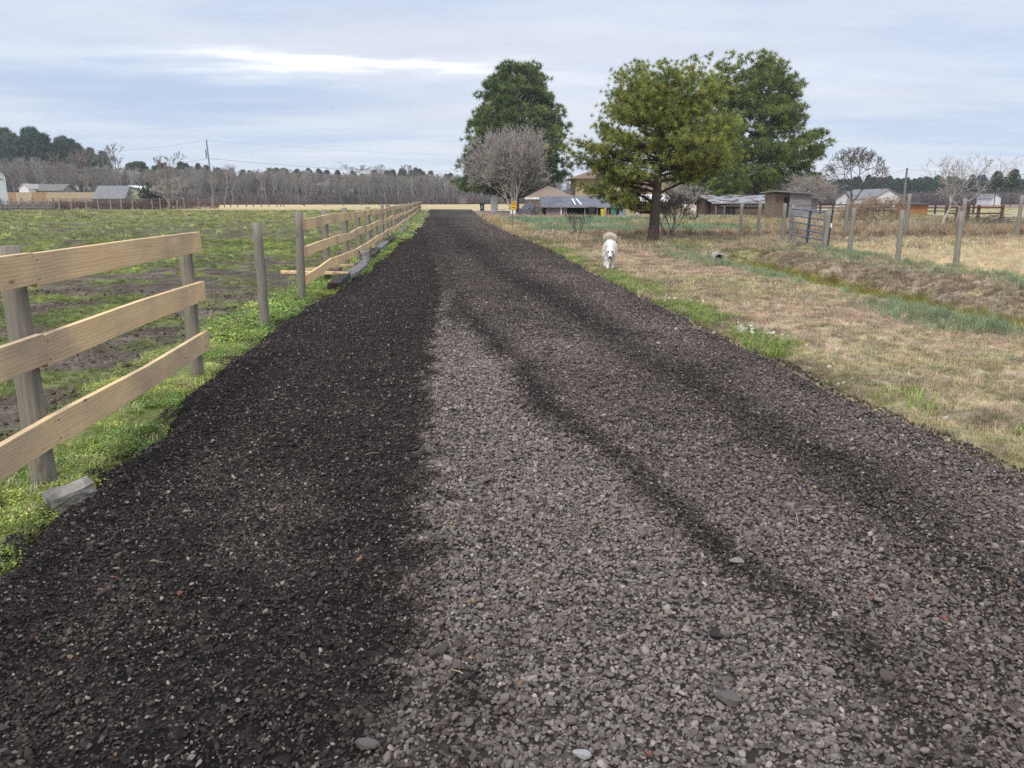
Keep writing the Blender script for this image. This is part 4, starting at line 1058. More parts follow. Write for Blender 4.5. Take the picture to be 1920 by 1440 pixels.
woods('bare_woods', 'leafless woods far behind the farmstead', P_, WB, np.full(len(t_), .85), (.20, .158, .145))
P_, t_ = band(1480, 2150, 330, 300, 520, 46)
woods('pine_woods', 'dark pine woods along the far right horizon', P_, WP, np.full(len(t_), .66), (.075, .115, .085))  # bluish tint puts a touch of haze into the needle colour
P_, t_ = band(1480, 2150, 312, 296, 420, 12)
woods('bare_woods', 'grey brush at the foot of the far right pines', P_, WR, np.full(len(t_), 1.1), (.14, .115, .11))
P_, t_ = band(-160, 1010, 246, 330, 500, 10)
woods('woods_brush', 'dark brush at the foot of the left woods', P_, WR, np.full(len(t_), 1.0), (.16, .13, .12))
P_, t_ = band(-160, 2150, 365, 365, 1400, 60)
woods('woods_brush', 'dark undergrowth deep in the far woods', P_, WR, np.full(len(t_), 1.7), (.11, .10, .10))
# trees that stand out of the woods
def single(label, u, v, Y, protos, k, H0, tint, name, mats, wx=1.0, group=None):
    x_, z_ = W(u, v, Y); s = z_ / H0
    t = thing(name, label, 'tree', (x_, Y, 0), random.uniform(0, 6), group); me = protos[k]
    if name == 'pine_tree':
        co = np.empty(len(me.vertices) * 3, np.float32); me.vertices.foreach_get('co', co); V = co.reshape(-1, 3) * s; V[:, :2] *= wx
        nF = (len(V) - 10) // 3; c = new_obj('crown', npmesh('crown', V[:nF * 3], np.arange(nF * 3).reshape(-1, 3), False), t, mats[0])
        V2, F2 = segs_mesh([(Vector((0, 0, 0)), Vector((0, 0, 13 * s)), .2 * s, .05)], 6); new_obj('trunk', npmesh('trunk', V2, F2), t, mats[1])
    else:
        S = fit(grow(100 + int(u), 12, .55, .28, .2, 5, (2, 4), .45, .66, jitter=.35, rmin=.045, side=.4), z_, z_ * .33 * wx)
        seg_obj('trunk', S[0], mats[0], t, 5); seg_obj('crown', S[1], mats[0], t, 3)
wt = pmat('woods_bark', (.23, .19, .175), (.17, .14, .13), bump=0); wpm = pmat('woods_pine_green', (.085, .125, .08), (.06, .095, .06), bump=0, scale=.6)
for (u, v, Y, lab, nm, wx) in [(672, 302, 300, 'bare tree with the widest crown above the woods left of the track', 'bare_tree', 1.5), (722, 307, 305, 'bare tree next right of the widest crowned bare tree', 'bare_tree', 1.3), (768, 308, 318, 'slender bare tree above the woods near the end of the fence', 'bare_tree', .8),
        (228, 268, 200, 'leaning bare tree rising above the woods over the grey roofed shed', 'bare_tree', .9), (305, 282, 205, 'bare tree behind the broken brown trunk', 'bare_tree', .9), (165, 275, 190, 'pale bare tree before the dark pines at left', 'bare_tree', 1.0), (118, 285, 195, 'bare tree above the old grey farmhouse', 'bare_tree', 1.0), (20, 300, 190, 'bare tree at the left edge over the white gable', 'bare_tree', 1.2), (430, 312, 270, 'bare tree right of the left utility pole', 'bare_tree', .9),
        (1872, 320, 210, 'tall umbrella shaped pine at the right horizon', 'pine_tree', 1.35), (1903, 316, 205, 'taller pine nearest the right edge of the horizon', 'pine_tree', 1.35), (1525, 330, 130, 'small pine behind the right end of the sheds', 'pine_tree', .9)]:
    single(lab, u, v, Y, WP, int(u) % 4, 14.6, None, nm, [wpm, M['bark_dark']] if nm == 'pine_tree' else [wt], wx)
# ------------------------------------------------------------------ farmstead
def window(parent, x0, x1, y, z0, z1, face='y', t=.06):
    mb = MB()
    if face == 'y':
        for a, b in (((x0, y - t, z0), (x1, y, z0 + .07)), ((x0, y - t, z1 - .07), (x1, y, z1)), ((x0, y - t, z0 + .07), (x0 + .07, y, z1 - .07)), ((x1 - .07, y - t, z0 + .07), (x1, y, z1 - .07))): mb.box2(a, b)
        w = mb.build('window', M['white'], parent); p = MB().box2((x0 + .07, y - t * .5, z0 + .07), (x1 - .07, y - .004, z1 - .07)).build('pane', M['glass'], w)
    else:
        x = y; y0, y1 = x0, x1
        for a, b in (((x - t, y0, z0), (x, y1, z0 + .07)), ((x - t, y0, z1 - .07), (x, y1, z1)), ((x - t, y0, z0 + .07), (x, y0 + .07, z1 - .07)), ((x - t, y1 - .07, z0 + .07), (x, y1, z1 - .07))): mb.box2(a, b)
        w = mb.build('window', M['dark'], parent); p = MB().box2((x - t * .5, y0 + .07, z0 + .07), (x - .004, y1 - .07, z1 - .07)).build('pane', M['glass'], w)
def gwall_x(mb, x0, x1, y0, y1, z0, h):
    ym = (y0 + y1) / 2; a = [(x0, y0, -.2), (x0, y1, -.2), (x0, y1, z0), (x0, ym, z0 + h), (x0, y0, z0)]; b = [(x1, p[1], p[2]) for p in a]
    mb.add(a + b, [(4, 3, 2, 1, 0), (5, 6, 7, 8, 9), (1, 2, 7, 6), (5, 9, 4, 0), (0, 1, 6, 5)])
def hip(mb, x0, x1, y0, y1, z0, h, ov=.5, th=.12):
    x0 -= ov; x1 += ov; y0 -= ov; y1 += ov; w = min(x1 - x0, y1 - y0) / 2
    if x1 - x0 >= y1 - y0: a, b = (x0 + w, (y0 + y1) / 2, z0 + h), (x1 - w, (y0 + y1) / 2, z0 + h)
    else: a, b = ((x0 + x1) / 2, y0 + w, z0 + h), ((x0 + x1) / 2, y1 - w, z0 + h)
    c = [(x0, y0, z0), (x1, y0, z0), (x1, y1, z0), (x0, y1, z0)]
    if x1 - x0 >= y1 - y0: fs = [(c[0], c[1], b, a), (c[1], c[2], b), (c[2], c[3], a, b), (c[3], c[0], a)]
    else: fs = [(c[0], c[1], a), (c[1], c[2], b, a), (c[2], c[3], b), (c[3], c[0], a, b)]
    for f in fs: mb.quad(*f)
    mb.box2((x0 + .002, y0 + .002, z0 - th), (x1 - .002, y1 - .002, z0 - .004))
def gable_x(mb, x0, x1, y0, y1, z0, h, ov=.35, th=.1):
    """ridge along x"""
    ym = (y0 + y1) / 2
    mb.slab([(x0 - ov, y0 - ov, z0 - h * ov / (ym - y0)), (x1 + ov, y0 - ov, z0 - h * ov / (ym - y0)), (x1 + ov, ym, z0 + h), (x0 - ov, ym, z0 + h)], th)
    mb.slab([(x1 + ov, y1 + ov, z0 - h * ov / (ym - y0)), (x0 - ov, y1 + ov, z0 - h * ov / (ym - y0)), (x0 - ov, ym, z0 + h), (x1 + ov, ym, z0 + h)], th)
def gable_y(mb, x0, x1, y0, y1, z0, h, ov=.35, th=.1):
    xm = (x0 + x1) / 2; s = h * ov / (xm - x0)
    mb.slab([(x0 - ov, y1 + ov, z0 - s), (x0 - ov, y0 - ov, z0 - s), (xm, y0 - ov, z0 + h), (xm, y1 + ov, z0 + h)], th)
    mb.slab([(x1 + ov, y0 - ov, z0 - s), (x1 + ov, y1 + ov, z0 - s), (xm, y1 + ov, z0 + h), (xm, y0 - ov, z0 + h)], th)
def gwall_y(mb, x0, x1, y0, y1, z0, h):
    """walls with gables on the y ends"""
    xm = (x0 + x1) / 2; a = [(x0, y0, -.2), (x1, y0, -.2), (x1, y0, z0), (xm, y0, z0 + h), (x0, y0, z0)]; b = [(p[0], y1, p[2]) for p in a]
    mb.add(a + b, [(0, 1, 2, 3, 4), (9, 8, 7, 6, 5), (1, 6, 7, 2), (5, 0, 4, 9), (0, 5, 6, 1)])

X = lambda u, Y: W(u, 380, Y)[0]
Z = lambda v, Y: W(960, v, Y)[1]
# house
hs = thing('house', 'two storey beige house with brown hip roof behind the pines', 'house')
x0, x1, zt = X(1079, 100), X(1190, 100), Z(336, 100)
MB().box2((x0, 100, -.2), (x1, 109, zt)).build('wall', M['siding'], hs)
mb = MB(); hip(mb, x0, x1, 100, 109, zt + .12, 1.55, .75); mb.build('roof', M['shingle'], hs)
window(hs, 101, 104.6, x0, zt - 1.75, zt - .25, 'x'); window(hs, x0 + 2, x0 + 3.4, 100, zt - 1.9, zt - .5)
x2 = X(1278, 100); zw = Z(361, 100)
mb = MB(); gwall_x(mb, x1 + .01, x2, 101, 108, zw, 1.7); mb.build('side_wing', M['siding'], hs)
mb = MB(); gable_x(mb, x1 + .4, x2, 101, 108, zw + .1, 1.75, .4); mb.build('side_roof', M['shingle'], hs)
cx = X(1168, 103); mb = MB(); mb.box2((cx - .45, 103.2, zt - .5), (cx + .45, 104.1, Z(306, 103))); mb.box2((cx - .52, 103.13, Z(306, 103)), (cx + .52, 104.17, Z(306, 103) + .12)); mb.build('chimney', M['brick'], hs)
mb = MB(); mb.box2((x0 + 2.0, 103, zt + 1.2), (x0 + 2.4, 103.3, zt + 2.0)); mb.build('vent_pipe', M['grey_roof'], hs)
px0, px1 = X(1197, 97), X(1260, 97)
MB().slab([(px0, 96.4, Z(377, 97)), (px1, 96.4, Z(377, 97)), (px1 + .2, 101, Z(360, 97) - .15), (px0 + .5, 101, Z(360, 97) - .15)], .08).build('porch_roof', M['white'], hs)
mb = MB()
for xx in (px0 + .3, (px0 + px1) / 2, px1 - .2): MB().bar((xx, 96.8, 0), (xx, 96.8, Z(377, 97) + .05), .12, .12).build('porch_post', M['dark'], hs)
MB().box2((X(1176, 100.9), 100.93, 0), (X(1184, 100.9), 101, 1.5)).build('door', M['dark'], hs)
MB().box2((X(1268, 101), 100.93, .8), (X(1274, 101), 101, 1.9)).build('door', M['dark'], hs)
# garage wing
ga = thing('garage', 'small beige building with low tan hip roof in front of the house', 'garage')
x0, x1 = X(992, 92), X(1070, 92); zt = Z(372, 92)
MB().box2((x0, 92, -.2), (x1, 100, zt)).build('wall', M['siding'], ga)
mb = MB(); hip(mb, x0, x1, 92, 99, zt + .1, 1.35, .5); mb.build('roof', pmat('tan_shingles', (.30, .22, .17), (.23, .17, .13), scale=12), ga)
MB().box2((x0 - .5, 91.4, zt - .1), (X(1012, 92), 91.48, zt + .12)).build('gutter', M['white'], ga)
# lean-to
le = thing('lean_to_shed', 'long low open shed with a dark tarp roof and a grey panel wall', 'shed')
xa, xb2 = X(1017, 80), X(1142, 80); zf, zb = Z(387, 80), Z(368, 83)
mb = MB(); nseg = 12; V = []
for j, (yy, zz) in enumerate(((79.6, zf), (81.5, zf + (zb - zf) * .45), (84, zb))):
    for i in range(nseg + 1): V.append((xa - .2 + (xb2 - xa + .4) * i / nseg, yy, zz + random.gauss(0, .05)))
k = nseg + 1; mb.v = V + [(a, b, c - .07) for a, b, c in V]
for j in range(2):
    for i in range(nseg):
        q = [j * k + i, j * k + i + 1, (j + 1) * k + i + 1, (j + 1) * k + i]; mb.f.append(q); mb.f.append([3 * k + e for e in q[::-1]])
for i in range(nseg): mb.f.append([3 * k + i, 3 * k + i + 1, i + 1, i])
mb.m = [0] * len(mb.f); mb.build('roof', M['tarp'], le, smooth=False)
MB().bar((xa - .2, 79.55, zf - .02), (xb2 + .2, 79.55, zf - .05), .05, .14).build('fascia', M['ply'], le)
MB().box2((xa + .35, 79.9, -.1), (X(1051, 80), 80, zf - .1)).build('panel_wall', M['panel'], le)
MB().box2((X(1056, 80), 79.9, -.1), (X(1063, 80), 80, .9)).build('low_panel', M['panel'], le)
MB().box2((xa, 83.9, -.1), (xb2, 84, zb - .1)).build('back_wall', M['dark'], le)  # wall coloured near black for the shade inside the opening
MB().box2((xa, 80.1, -.1), (xa + .08, 83.9, zf - .05)).build('side_wall', M['barn_wall'], le)
for uu in (1052.5, 1097, 1120, 1141): MB().bar((X(uu, 79.8), 79.8, -.1), (X(uu, 79.8), 79.8, zf - .08), .13, .12).build('post', M['white'] if uu < 1060 else M['post_far'], le)
for (u0, u1, v0, v1) in ((1073, 1079, 374, 385), (1081, 1090, 373, 384)):
    a = W(u0, v0, 82); b = W(u1, v1, 80); MB().bar((a[0], 82.2, zf + (zb - zf) * .62 + .12), (b[0], 80, zf + .16), .14, .05).build('loose_batten', M['white'], le)
gs = thing('green_canopy', 'small open shelter with a green tin roof beside the tarp roofed shed', 'shelter')
xa, xc = X(1140, 80), X(1171, 80); zf = Z(388, 80); zb = Z(379, 82)
MB().slab([(xa + .1, 79.3, zf), (xc + .15, 79.3, zf), (xc + .1, 83, zb + .2), (xa + .1, 83, zb + .2)], .06).build('roof', M['green_tin'], gs)
for xx in (xa + .35, xc): MB().bar((xx, 79.5, -.1), (xx, 79.5, zf - .05), .12, .12).build('post', M['green_tin'], gs)
MB().box2((xa + .2, 82.8, -.1), (xc + .05, 82.9, zb + .1)).build('back_wall', M['dark'], gs)  # shade under the canopy painted into this wall
def pot(name, label, cat, u, Y, r, h, mat):
    mb = MB(); mb.tube([(0, 0, 0), (0, 0, h * .1), (0, 0, h * .9), (0, 0, h)], [r * .8, r * .85, r, r * 1.08], 14); mb.tube([(0, 0, h), (0, 0, h + .03)], [r * 1.1, r * .9], 14)
    o = mb.build(name, mat, None, smooth=True); o.location = (X(u, Y), Y, 0.02); tag(o, label, cat)
pot('plastic_bin', 'round green plastic bin under the green canopy', 'bin', 1151, 79.9, .34, .85, M['green_pl'])
pot('plastic_bin', 'pale blue plastic bin at the right post of the green canopy', 'bin', 1165, 79.9, .26, .8, M['blue_pl'])
pot('plastic_bin', 'red plastic bin between the green and the pale blue bins', 'bin', 1159, 80.4, .27, .95, M['red_pl'])
pot('bucket', 'yellow bucket at the open front of the tarp roofed shed', 'bucket', 1131, 79.3, .24, .7, M['yellow'])
pot('bucket', 'white bucket by the porch wall of the house', 'bucket', 1197, 95, .3, .9, M['white'])
pot('barrel', 'black barrel leaning in the shade of the tarp roofed shed', 'barrel', 1110, 79.6, .35, .9, M['black'])
# scrap heap by the garage
for k_, (u, lab) in enumerate(((992, 'black tarp covered heap left of the lean to shed'),)):
    bm = bmesh.new(); bmesh.ops.create_icosphere(bm, subdivisions=3, radius=1)
    for v in bm.verts: v.co *= 1 + .22 * math.sin(v.co.x * 7 + v.co.y * 5) * math.cos(v.co.z * 6); v.co.x *= 1.1; v.co.y *= .8; v.co.z = max(v.co.z, -.1) * 1.25
    me = bpy.data.meshes.new('tarp_heap'); bm.to_mesh(me); bm.free(); o = new_obj('tarp_heap', me, None, M['tarp']); o.location = (X(u, 84), 84, 0); tag(o, lab, 'heap')
# little white shed behind the leafless tree, waste bin
sh = thing('white_shed', 'small white shed behind the leafless tree', 'shed'); a, b = X(920, 110), X(933, 110)
MB().box2((a, 110, -.1), (b, 113, Z(366, 110))).build('wall', M['white_side'], sh); mb = MB(); gable_y(mb, a, b, 110, 113, Z(366, 110) + .05, .5, .2, .08); mb.build('roof', M['grey_roof'], sh)
tb = thing('waste_bin', 'dark wheeled waste bin standing at the far right corner of the track', 'bin', (X(904, 118), 118, 0))
mb = MB(); mb.tube([(0, 0, .1), (0, 0, 1.05)], [.36, .46], 4); mb.build('body', M['black'], tb); MB().box((0, 0, 1.1), (.72, .75, .08)).build('lid', M['black'], tb)
MB().box2((-.16, -.40, .35), (.16, -.36, .85)).build('white_label', M['white'], tb)
for s in (-1, 1):
    mb = MB(); mb.tube([(s * .22, .3, .12), (s * .3, .3, .12)], .12, 12); mb.build('wheel', M['black'], tb)
# warning sign post
sp = thing('sign_post', 'thin grey post with amber sign plates and two small white plates', 'sign', (*G(961, 431), 0))
Y_ = sp.location.y; lz = lambda v: Z(v, Y_)
mb = MB(); mb.tube([(0, 0, -.2), (0, 0, lz(372))], .028, 8); mb.build('post', M['galv'], sp)
MB().box((0, -.03, (lz(371) + lz(377)) / 2), (.13, .05, .2)).build('cap', M['ply'], sp)
def plate(u0, u1, v0, v1, mat, rows, yo):
    w = (u1 - u0) * Y_ / F; h = lz(v0) - lz(v1); c = ((u0 + u1) / 2 - 961) * Y_ / F; z_ = (lz(v0) + lz(v1)) / 2
    p = MB().box((c, yo, z_), (w, .01, h)).build('plate', mat, sp)
    for (a, b, cc, d) in rows: MB().box((c + a * w, yo - .007, z_ + b * h), (cc * w, .005, d * h)).build('marking', M['black'], p)
plate(959.5, 967, 377.5, 385, M['amber'], [(-.1, .28, .5, .1), (0, -.02, .7, .1), (0, -.34, .6, .1)], -.04)
plate(958, 968, 385.6, 392.6, M['amber'], [(0, .05, .55, .16), (.12, -.16, .3, .12)], -.05)
plate(956.8, 960.4, 393.5, 401, M['white'], [], -.04); plate(962.6, 966.6, 393.5, 401, M['white'], [], -.04)

# barn and sheds at right
bn = thing('barn', 'long low dark board barn with a rusty corrugated tin roof', 'barn')
x0, x1 = X(1341, 79), X(1456, 79); zf = Z(381, 79); zb = Z(365.5, 82)
MB().box2((x0, 79, -.1), (x1, 85, zf - .02)).build('wall', M['barn_wall'], bn)
MB().slab([(x0 - .3, 78.6, zf), (x1, 78.6, zf), (x1, 82.2, zb), (x0 - .9, 82.2, zb)], .06).build('roof', M['tin'], bn)
MB().slab([(x1, 86, zf), (x0 - .9, 86, zf), (x0 - .9, 82.2, zb), (x1, 82.2, zb)], .06).build('back_roof', M['tin'], bn)
MB().add or None
mb = MB(); mb.add([(x0, 79.02, zf - .03), (x0, 84.98, zf - .03), (x0, 82.2, zb - .1)], [(0, 1, 2)]); mb.add([(x0 + .03, 79.02, zf - .03), (x0 + .03, 84.98, zf - .03), (x0 + .03, 82.2, zb - .1)], [(2, 1, 0)]); mb.build('gable', M['barn_wall'], bn)
for (u0, u1) in ((1359, 1370), (1374, 1378)): MB().box2((X(u0, 79), 78.95, 0), (X(u1, 79), 79.03, 1.25)).build('doorway_shade', M['dark'], bn)  # near-black sheets on the solid wall paint the shade of openings
for (u0, u1) in ((1380, 1455),): MB().box2((X(u0, 79), 78.96, 0), (X(u1, 79), 79.02, .75)).build('low_boards', M['barn_brown'], bn)
mb = MB(); a, b = X(1352, 78.4), X(1430, 78.4); zz = Z(386, 78.4); mb.bar((a, 78.4, zz), (b, 78.2, zz - .02), .07, .07); mb.bar((a + .5, 78.2, zz + .3), (b, 78.2, zz + .28), .07, .07)
for i in range(11): xx = a + .6 + (b - a - .7) * i / 10; mb.bar((xx, 78.25, zz), (xx + .05, 78.2, zz + .3), .06, .05)
ld = mb.build('ladder', M['post_far'], None); tag(ld, 'weathered ladder hung level on the front of the barn', 'ladder')
mb = MB(); mb.bar((X(1359, 77.5), 77.5, 0), (X(1359, 77.5), 77.5, zz), .1, .1); mb.bar((X(1343, 77.5), 77.5, 0), (X(1343, 77.5), 77.5, zz), .1, .1); mb.build('awning_posts', M['post_far'], bn)
ds = thing('dark_shed', 'narrow dark tool shed at the left end of the barn', 'shed'); a, b = X(1322, 81), X(1334, 81)
MB().box2((a, 81, -.1), (b, 84, Z(372, 81))).build('wall', M['barn_wall'], ds); MB().slab([(a - .2, 80.7, Z(372, 81) + .05), (b + .2, 80.7, Z(372, 81) + .05), (b + .2, 84.2, Z(368, 81)), (a - .2, 84.2, Z(368, 81))], .08).build('roof', M['shingle'], ds)
bs = thing('box_shed', 'tall grey plywood box shed with a brown board side behind the gate', 'shed')
x0, xm, x1 = X(1455, 66), X(1481, 66), X(1521, 66); zt = Z(358, 66)
MB().box2((xm, 66, -.1), (x1, 69, zt - .15)).build('plywood_wall', M['ply'], bs)
MB().box2((x0, 66.3, -.1), (xm - .01, 69, zt - .2)).build('board_wall', M['barn_brown'], bs)
MB().box2((x0 + .75, 66.26, .1), (xm - .05, 66.31, zt - .5)).build('doorway_shade', M['dark'], bs)  # dark sheet on the boards, painting the unlit inside
MB().slab([(x0 - .35, 65.6, zt + .05), (x1 + .25, 65.6, zt - .18), (x1 + .25, 69.3, zt - .3), (x0 - .35, 69.3, zt - .08)], .09).build('roof', M['grey_roof'], bs)
mb = MB(); mb.bar((xm, 65.98, (zt) * .52), (x1, 65.98, zt * .52), .04, .08); mb.build('batten', M['tie_grey'], bs)
gb = thing('grey_gable_building', 'grey roofed building seen over the barn under the pine', 'building'); a, b = X(1418, 96), X(1500, 96)
mb = MB(); gwall_x(mb, a, b, 96, 104, Z(366, 96) - .05, 1.45); mb.build('wall', M['ply'], gb); mb = MB(); gable_x(mb, a, b, 96, 104, Z(366, 96), 1.5, .4); mb.build('roof', M['panel'], gb)
fs_ = thing('open_shelter', 'small grey lean shelter right of the box shed near the dark rail fence', 'shelter'); a, b = X(1522, 84), X(1540, 84)
MB().box2((a, 85, -.1), (b, 87, Z(372, 84))).build('wall', M['panel'], fs_); MB().slab([(a - .2, 84, Z(369, 84)), (b + .5, 84, Z(371, 84)), (b + .5, 87.3, Z(370, 84)), (a - .2, 87.3, Z(368, 84))], .07).build('roof', M['grey_roof'], fs_)

# white house far right
wh = thing('white_house', 'white gabled house before the far right pines', 'house'); a, b = X(1642, 150), X(1686, 150); zt = Z(368, 150); zr = Z(354.5, 150) - zt
mb = MB(); gwall_y(mb, a, b, 150, 165, zt, zr); mb.build('wall', M['white_side'], wh); mb = MB(); gable_y(mb, a, b, 150, 165, zt + .1, zr, .3, .12); mb.build('roof', M['grey_roof'], wh)
mb = MB(); gwall_x(mb, X(1603, 151), a - .02, 151, 160, Z(373, 151), 1.2); mb.build('side_wing', M['white_side'], wh); mb = MB(); gable_x(mb, X(1603, 151), a - .4, 151, 160, Z(373, 151) + .1, 1.3, .3); mb.build('side_roof', M['grey_roof'], wh)
window(wh, X(1667, 150), X(1675, 150), 150, .4, 1.5); mb = MB(); c_ = X(1690, 152)
MB().box2((b + .02, 151, 2.35), (c_ + .4, 156, 2.5)).build('porch_roof', M['grey_roof'], wh); mb.bar((c_, 151.3, 0), (c_, 151.3, 2.34), .2, .2); mb.build('porch_post', M['white'], wh)
wb = thing('white_barn', 'tiny white outbuilding at the far right under the pines', 'building'); a, b = X(1858, 260), X(1876, 260); mb = MB(); gwall_y(mb, a, b, 260, 268, 2.2, 1.2); mb.build('wall', M['white_side'], wb); mb = MB(); gable_y(mb, a, b, 260, 268, 2.3, 1.2, .3, .12); mb.build('roof', M['grey_roof'], wb)
cs = thing('cedar_shed', 'low orange board shed by the dark rail fence', 'shed'); a, b = X(1701, 88), X(1741, 88); zt = Z(384.5, 88)
MB().box2((a, 88, -.1), (b, 90.2, zt)).build('wall', M['cedar'], cs); MB().slab([(a - .2, 87.6, zt + .1), (b + .25, 87.6, zt + .1), (b + .25, 90.6, zt + .28), (a - .2, 90.6, zt + .28)], .08).build('roof', M['black'], cs)
# utility poles
def pole(label, u, Y, vt, arm=True, group='utility poles'):
    t = thing('utility_pole', label, 'pole', (X(u, Y), Y, 0), 0, group); h = Z(vt, Y); mb = MB(); mb.tube([(0, 0, -.3), (0, 0, h)], [.17, .11], 8); mb.build('pole', M['pole'], t)
    if arm:
        mb = MB(); mb.tube([(-.35, 0, h - 1.6), (-.35, 0, h - 3.1)], .12, 6); mb.tube([(-.35, 0, h - 2.4), (0, 0, h - 2.4)], .05, 5); mb.build('transformer_bracket', M['pole'], t)
        mb = MB(); mb.tube([(0, 0, h - .1), (0, 0, h + .22)], .06, 6); mb.build('insulator', M['grey_roof'], t)
    return t, h
pl, ph = pole('tall grey utility pole above the left pasture', 401, 150, 263)
pl.rotation_euler[1] = -.035
p2_, ph2 = pole('short grey utility pole before the far right pines', 1694, 95, 315, False)
def cable(label, a, b, sag, r, name='overhead_wire', grp='overhead wires'):
    a = Vector(a); b = Vector(b); mb = MB(); mb.tube([a.lerp(b, t) - Vector((0, 0, sag * 4 * t * (1 - t))) for t in np.linspace(0, 1, 17)], r, 4); tag(mb.build(name, M['black'], None), label, 'wire', grp)
pxx = X(397, 150)
cable('thin topmost overhead wire running right from the left utility pole', (pxx, 150, ph), (X(1010, 240), 240, Z(291, 240)), 1.0, .012)
cable('thicker lower overhead wire running right from the left utility pole', (pxx, 150, Z(297, 150)), (X(930, 235), 235, Z(318, 235)), 1.2, .028)
cable('thin topmost overhead wire running left from the left utility pole', (pxx, 150, ph), (X(-60, 130), 130, Z(290, 130)), 1.0, .012)
cable('lower overhead wire running left from the left utility pole', (pxx, 150, Z(298, 150)), (X(-60, 135), 135, Z(322, 135)), 1.0, .024)
cable('overhead wire from the short right utility pole to the farm', (X(1694, 95), 95, ph2 - .1), (X(1500, 95), 95.5, Z(352, 95)), .5, .012)
cable('overhead wire running right from the short utility pole', (X(1694, 95), 95, ph2 - .1), (X(2000, 160), 160, Z(318, 160)), .8, .016)

# ------------------------------------------------------------------ fences at right
def fence(name, label, pts, h, r, matp, rails=(), rh=.1, rt=.04, matr=None, wires=(), square=False, hj=.06):
    t = thing(name, label, 'fence')
    for (a, b) in pts:
        hh = h + random.uniform(-hj, hj)
        if square: MB().box2((a - r, b - r, -.2), (a + r, b + r, hh)).build('post', matp, t)
        else: round_post('post', a, b, hh, r, t, matp, (random.gauss(0, .02), random.gauss(0, .02)), z0=-.25, n=9)
    for z_ in rails:
        for i in range(len(pts) - 1): MB().bar((pts[i][0], pts[i][1] - r, z_ + random.gauss(0, .01)), (pts[i + 1][0], pts[i + 1][1] - r, z_ + random.gauss(0, .01)), rt, rh).build('rail', matr or matp, t)
    for z_ in wires:
        mb = MB()
        for i in range(len(pts) - 1): mb.tube([(pts[i][0], pts[i][1], z_), (pts[i + 1][0], pts[i + 1][1], z_)], .003, 4, False)
        mb.build('wire', M['wire'], t)
    return t
mossy = board_mat('mossy_post', (.30, .285, .235), (.15, .14, .11), .2, True)
fence('wire_fence', 'wire fence on round grey posts between ditch and straw paddock', [G(1791, 503), G(1683, 489), G(1592, 478)], 1.42, .068, mossy, wires=(1.3, 1.0, .7, .4), hj=.1)
fence('wire_fence', 'wire fence on grey posts left of the metal gate', [G(1480, 458), G(1467, 456), G(1420, 448), G(1388, 443)], 1.42, .075, mossy, wires=(1.3, 1.0, .7, .4), hj=.1)
gp0 = Vector((*G(1478, 459), 0)); gp1 = Vector((*G(1541, 467), 0))
gt = thing('metal_gate', 'tilted grey tube metal gate with six bars', 'gate')
d = (gp1 - gp0); L_ = d.length; dn = d.normalized(); zt0, zt1 = 1.28, 1.14
pt = lambda s, z_: gp0 + dn * (L_ * s) + Vector((0, 0, z_ - .10 * s))
for z_ in (.16, .40, .62, .84, 1.06, 1.30):
    mb = MB(); mb.tube([pt(.04, z_), pt(1, z_)], .028, 8); mb.build('bar', M['galv'], gt)
for s in (.04, 1.0):
    mb = MB(); mb.tube([pt(s, .14), pt(s, 1.32)], .030, 8); mb.build('upright', M['galv'], gt)
MB().bar(pt(.56, .1), pt(.60, 1.32), .03, .09, (1, 0, 0)).build('brace', M['gate_blue'], gt)
gpst = thing('gate_post', 'dark leaning gate post at the latch side of the metal gate', 'post'); round_post('post', gp1.x + .06, gp1.y - .05, 1.32, .075, gpst, mossy, (.07, 0)); MB().bar((gp1.x + .17, gp1.y, 0), (gp1.x + .24, gp1.y, 1.15), .05, .05).build('stake', M['black'], gpst)
MB().box((gp1.x + .2, gp1.y - .1, .78), (.05, .03, .14)).build('latch_tag', M['white'], gpst)
fence('paddock_fence', 'post and wire fence along the far side of the straw paddock', [G(1584, 443), G(1697, 444), G(1800, 446), G(1905, 449), G(2010, 452)], 1.75, .08, mossy, wires=(1.4, 1.0, .6), hj=.15)
pb = [(X(u, 96), 96) for u in range(1515, 1850, 24)]
fence('dark_rail_fence', 'long black three rail fence beyond the right paddock', pb, 1.15, .08, M['black'], rails=(.35, .7, 1.05), rh=.13, square=True, hj=.02)
fence('brown_rail_fence', 'broken reddish brown rail fence at the right edge', [(X(1806, 55), 57), (X(1829, 52), 54), (X(1843, 53), 54.6), (X(1870, 53), 55), (X(1925, 53), 55.5)], 1.25, .08, M['brownrail'], rails=(.7, 1.1), rh=.1, square=True)
# black sedan sized dark heap of cut branches
def brush_pile(label, x, y, w, h, n_, mat, seed):
    r = random.Random(seed); segs = []
    for i in range(n_):
        a = Vector((r.gauss(0, w * .4), r.gauss(0, w * .25), r.uniform(0, h * .6))); d = Vector((r.gauss(0, 1), r.gauss(0, .8), r.gauss(.15, .35))).normalized() * r.uniform(.3, 1.2) * w * .5
        b = a + d; b.z = max(.02, min(b.z, h)); segs.append((a, b, .025, .008))
    o = seg_obj('brush_pile', segs, mat, None, 4); o.location = (x, y, 0); tag(o, label, 'brush pile')
brush_pile('pile of dead branches lying left of the tarp roofed shed', X(1003, 82), 82, 3.0, 2.2, 130, M['twig_dark'], 1)
brush_pile('dark dead branches heaped by the broken brown rail fence', X(1858, 50), 50, 2.2, 1.1, 90, M['twig_dark'], 2)
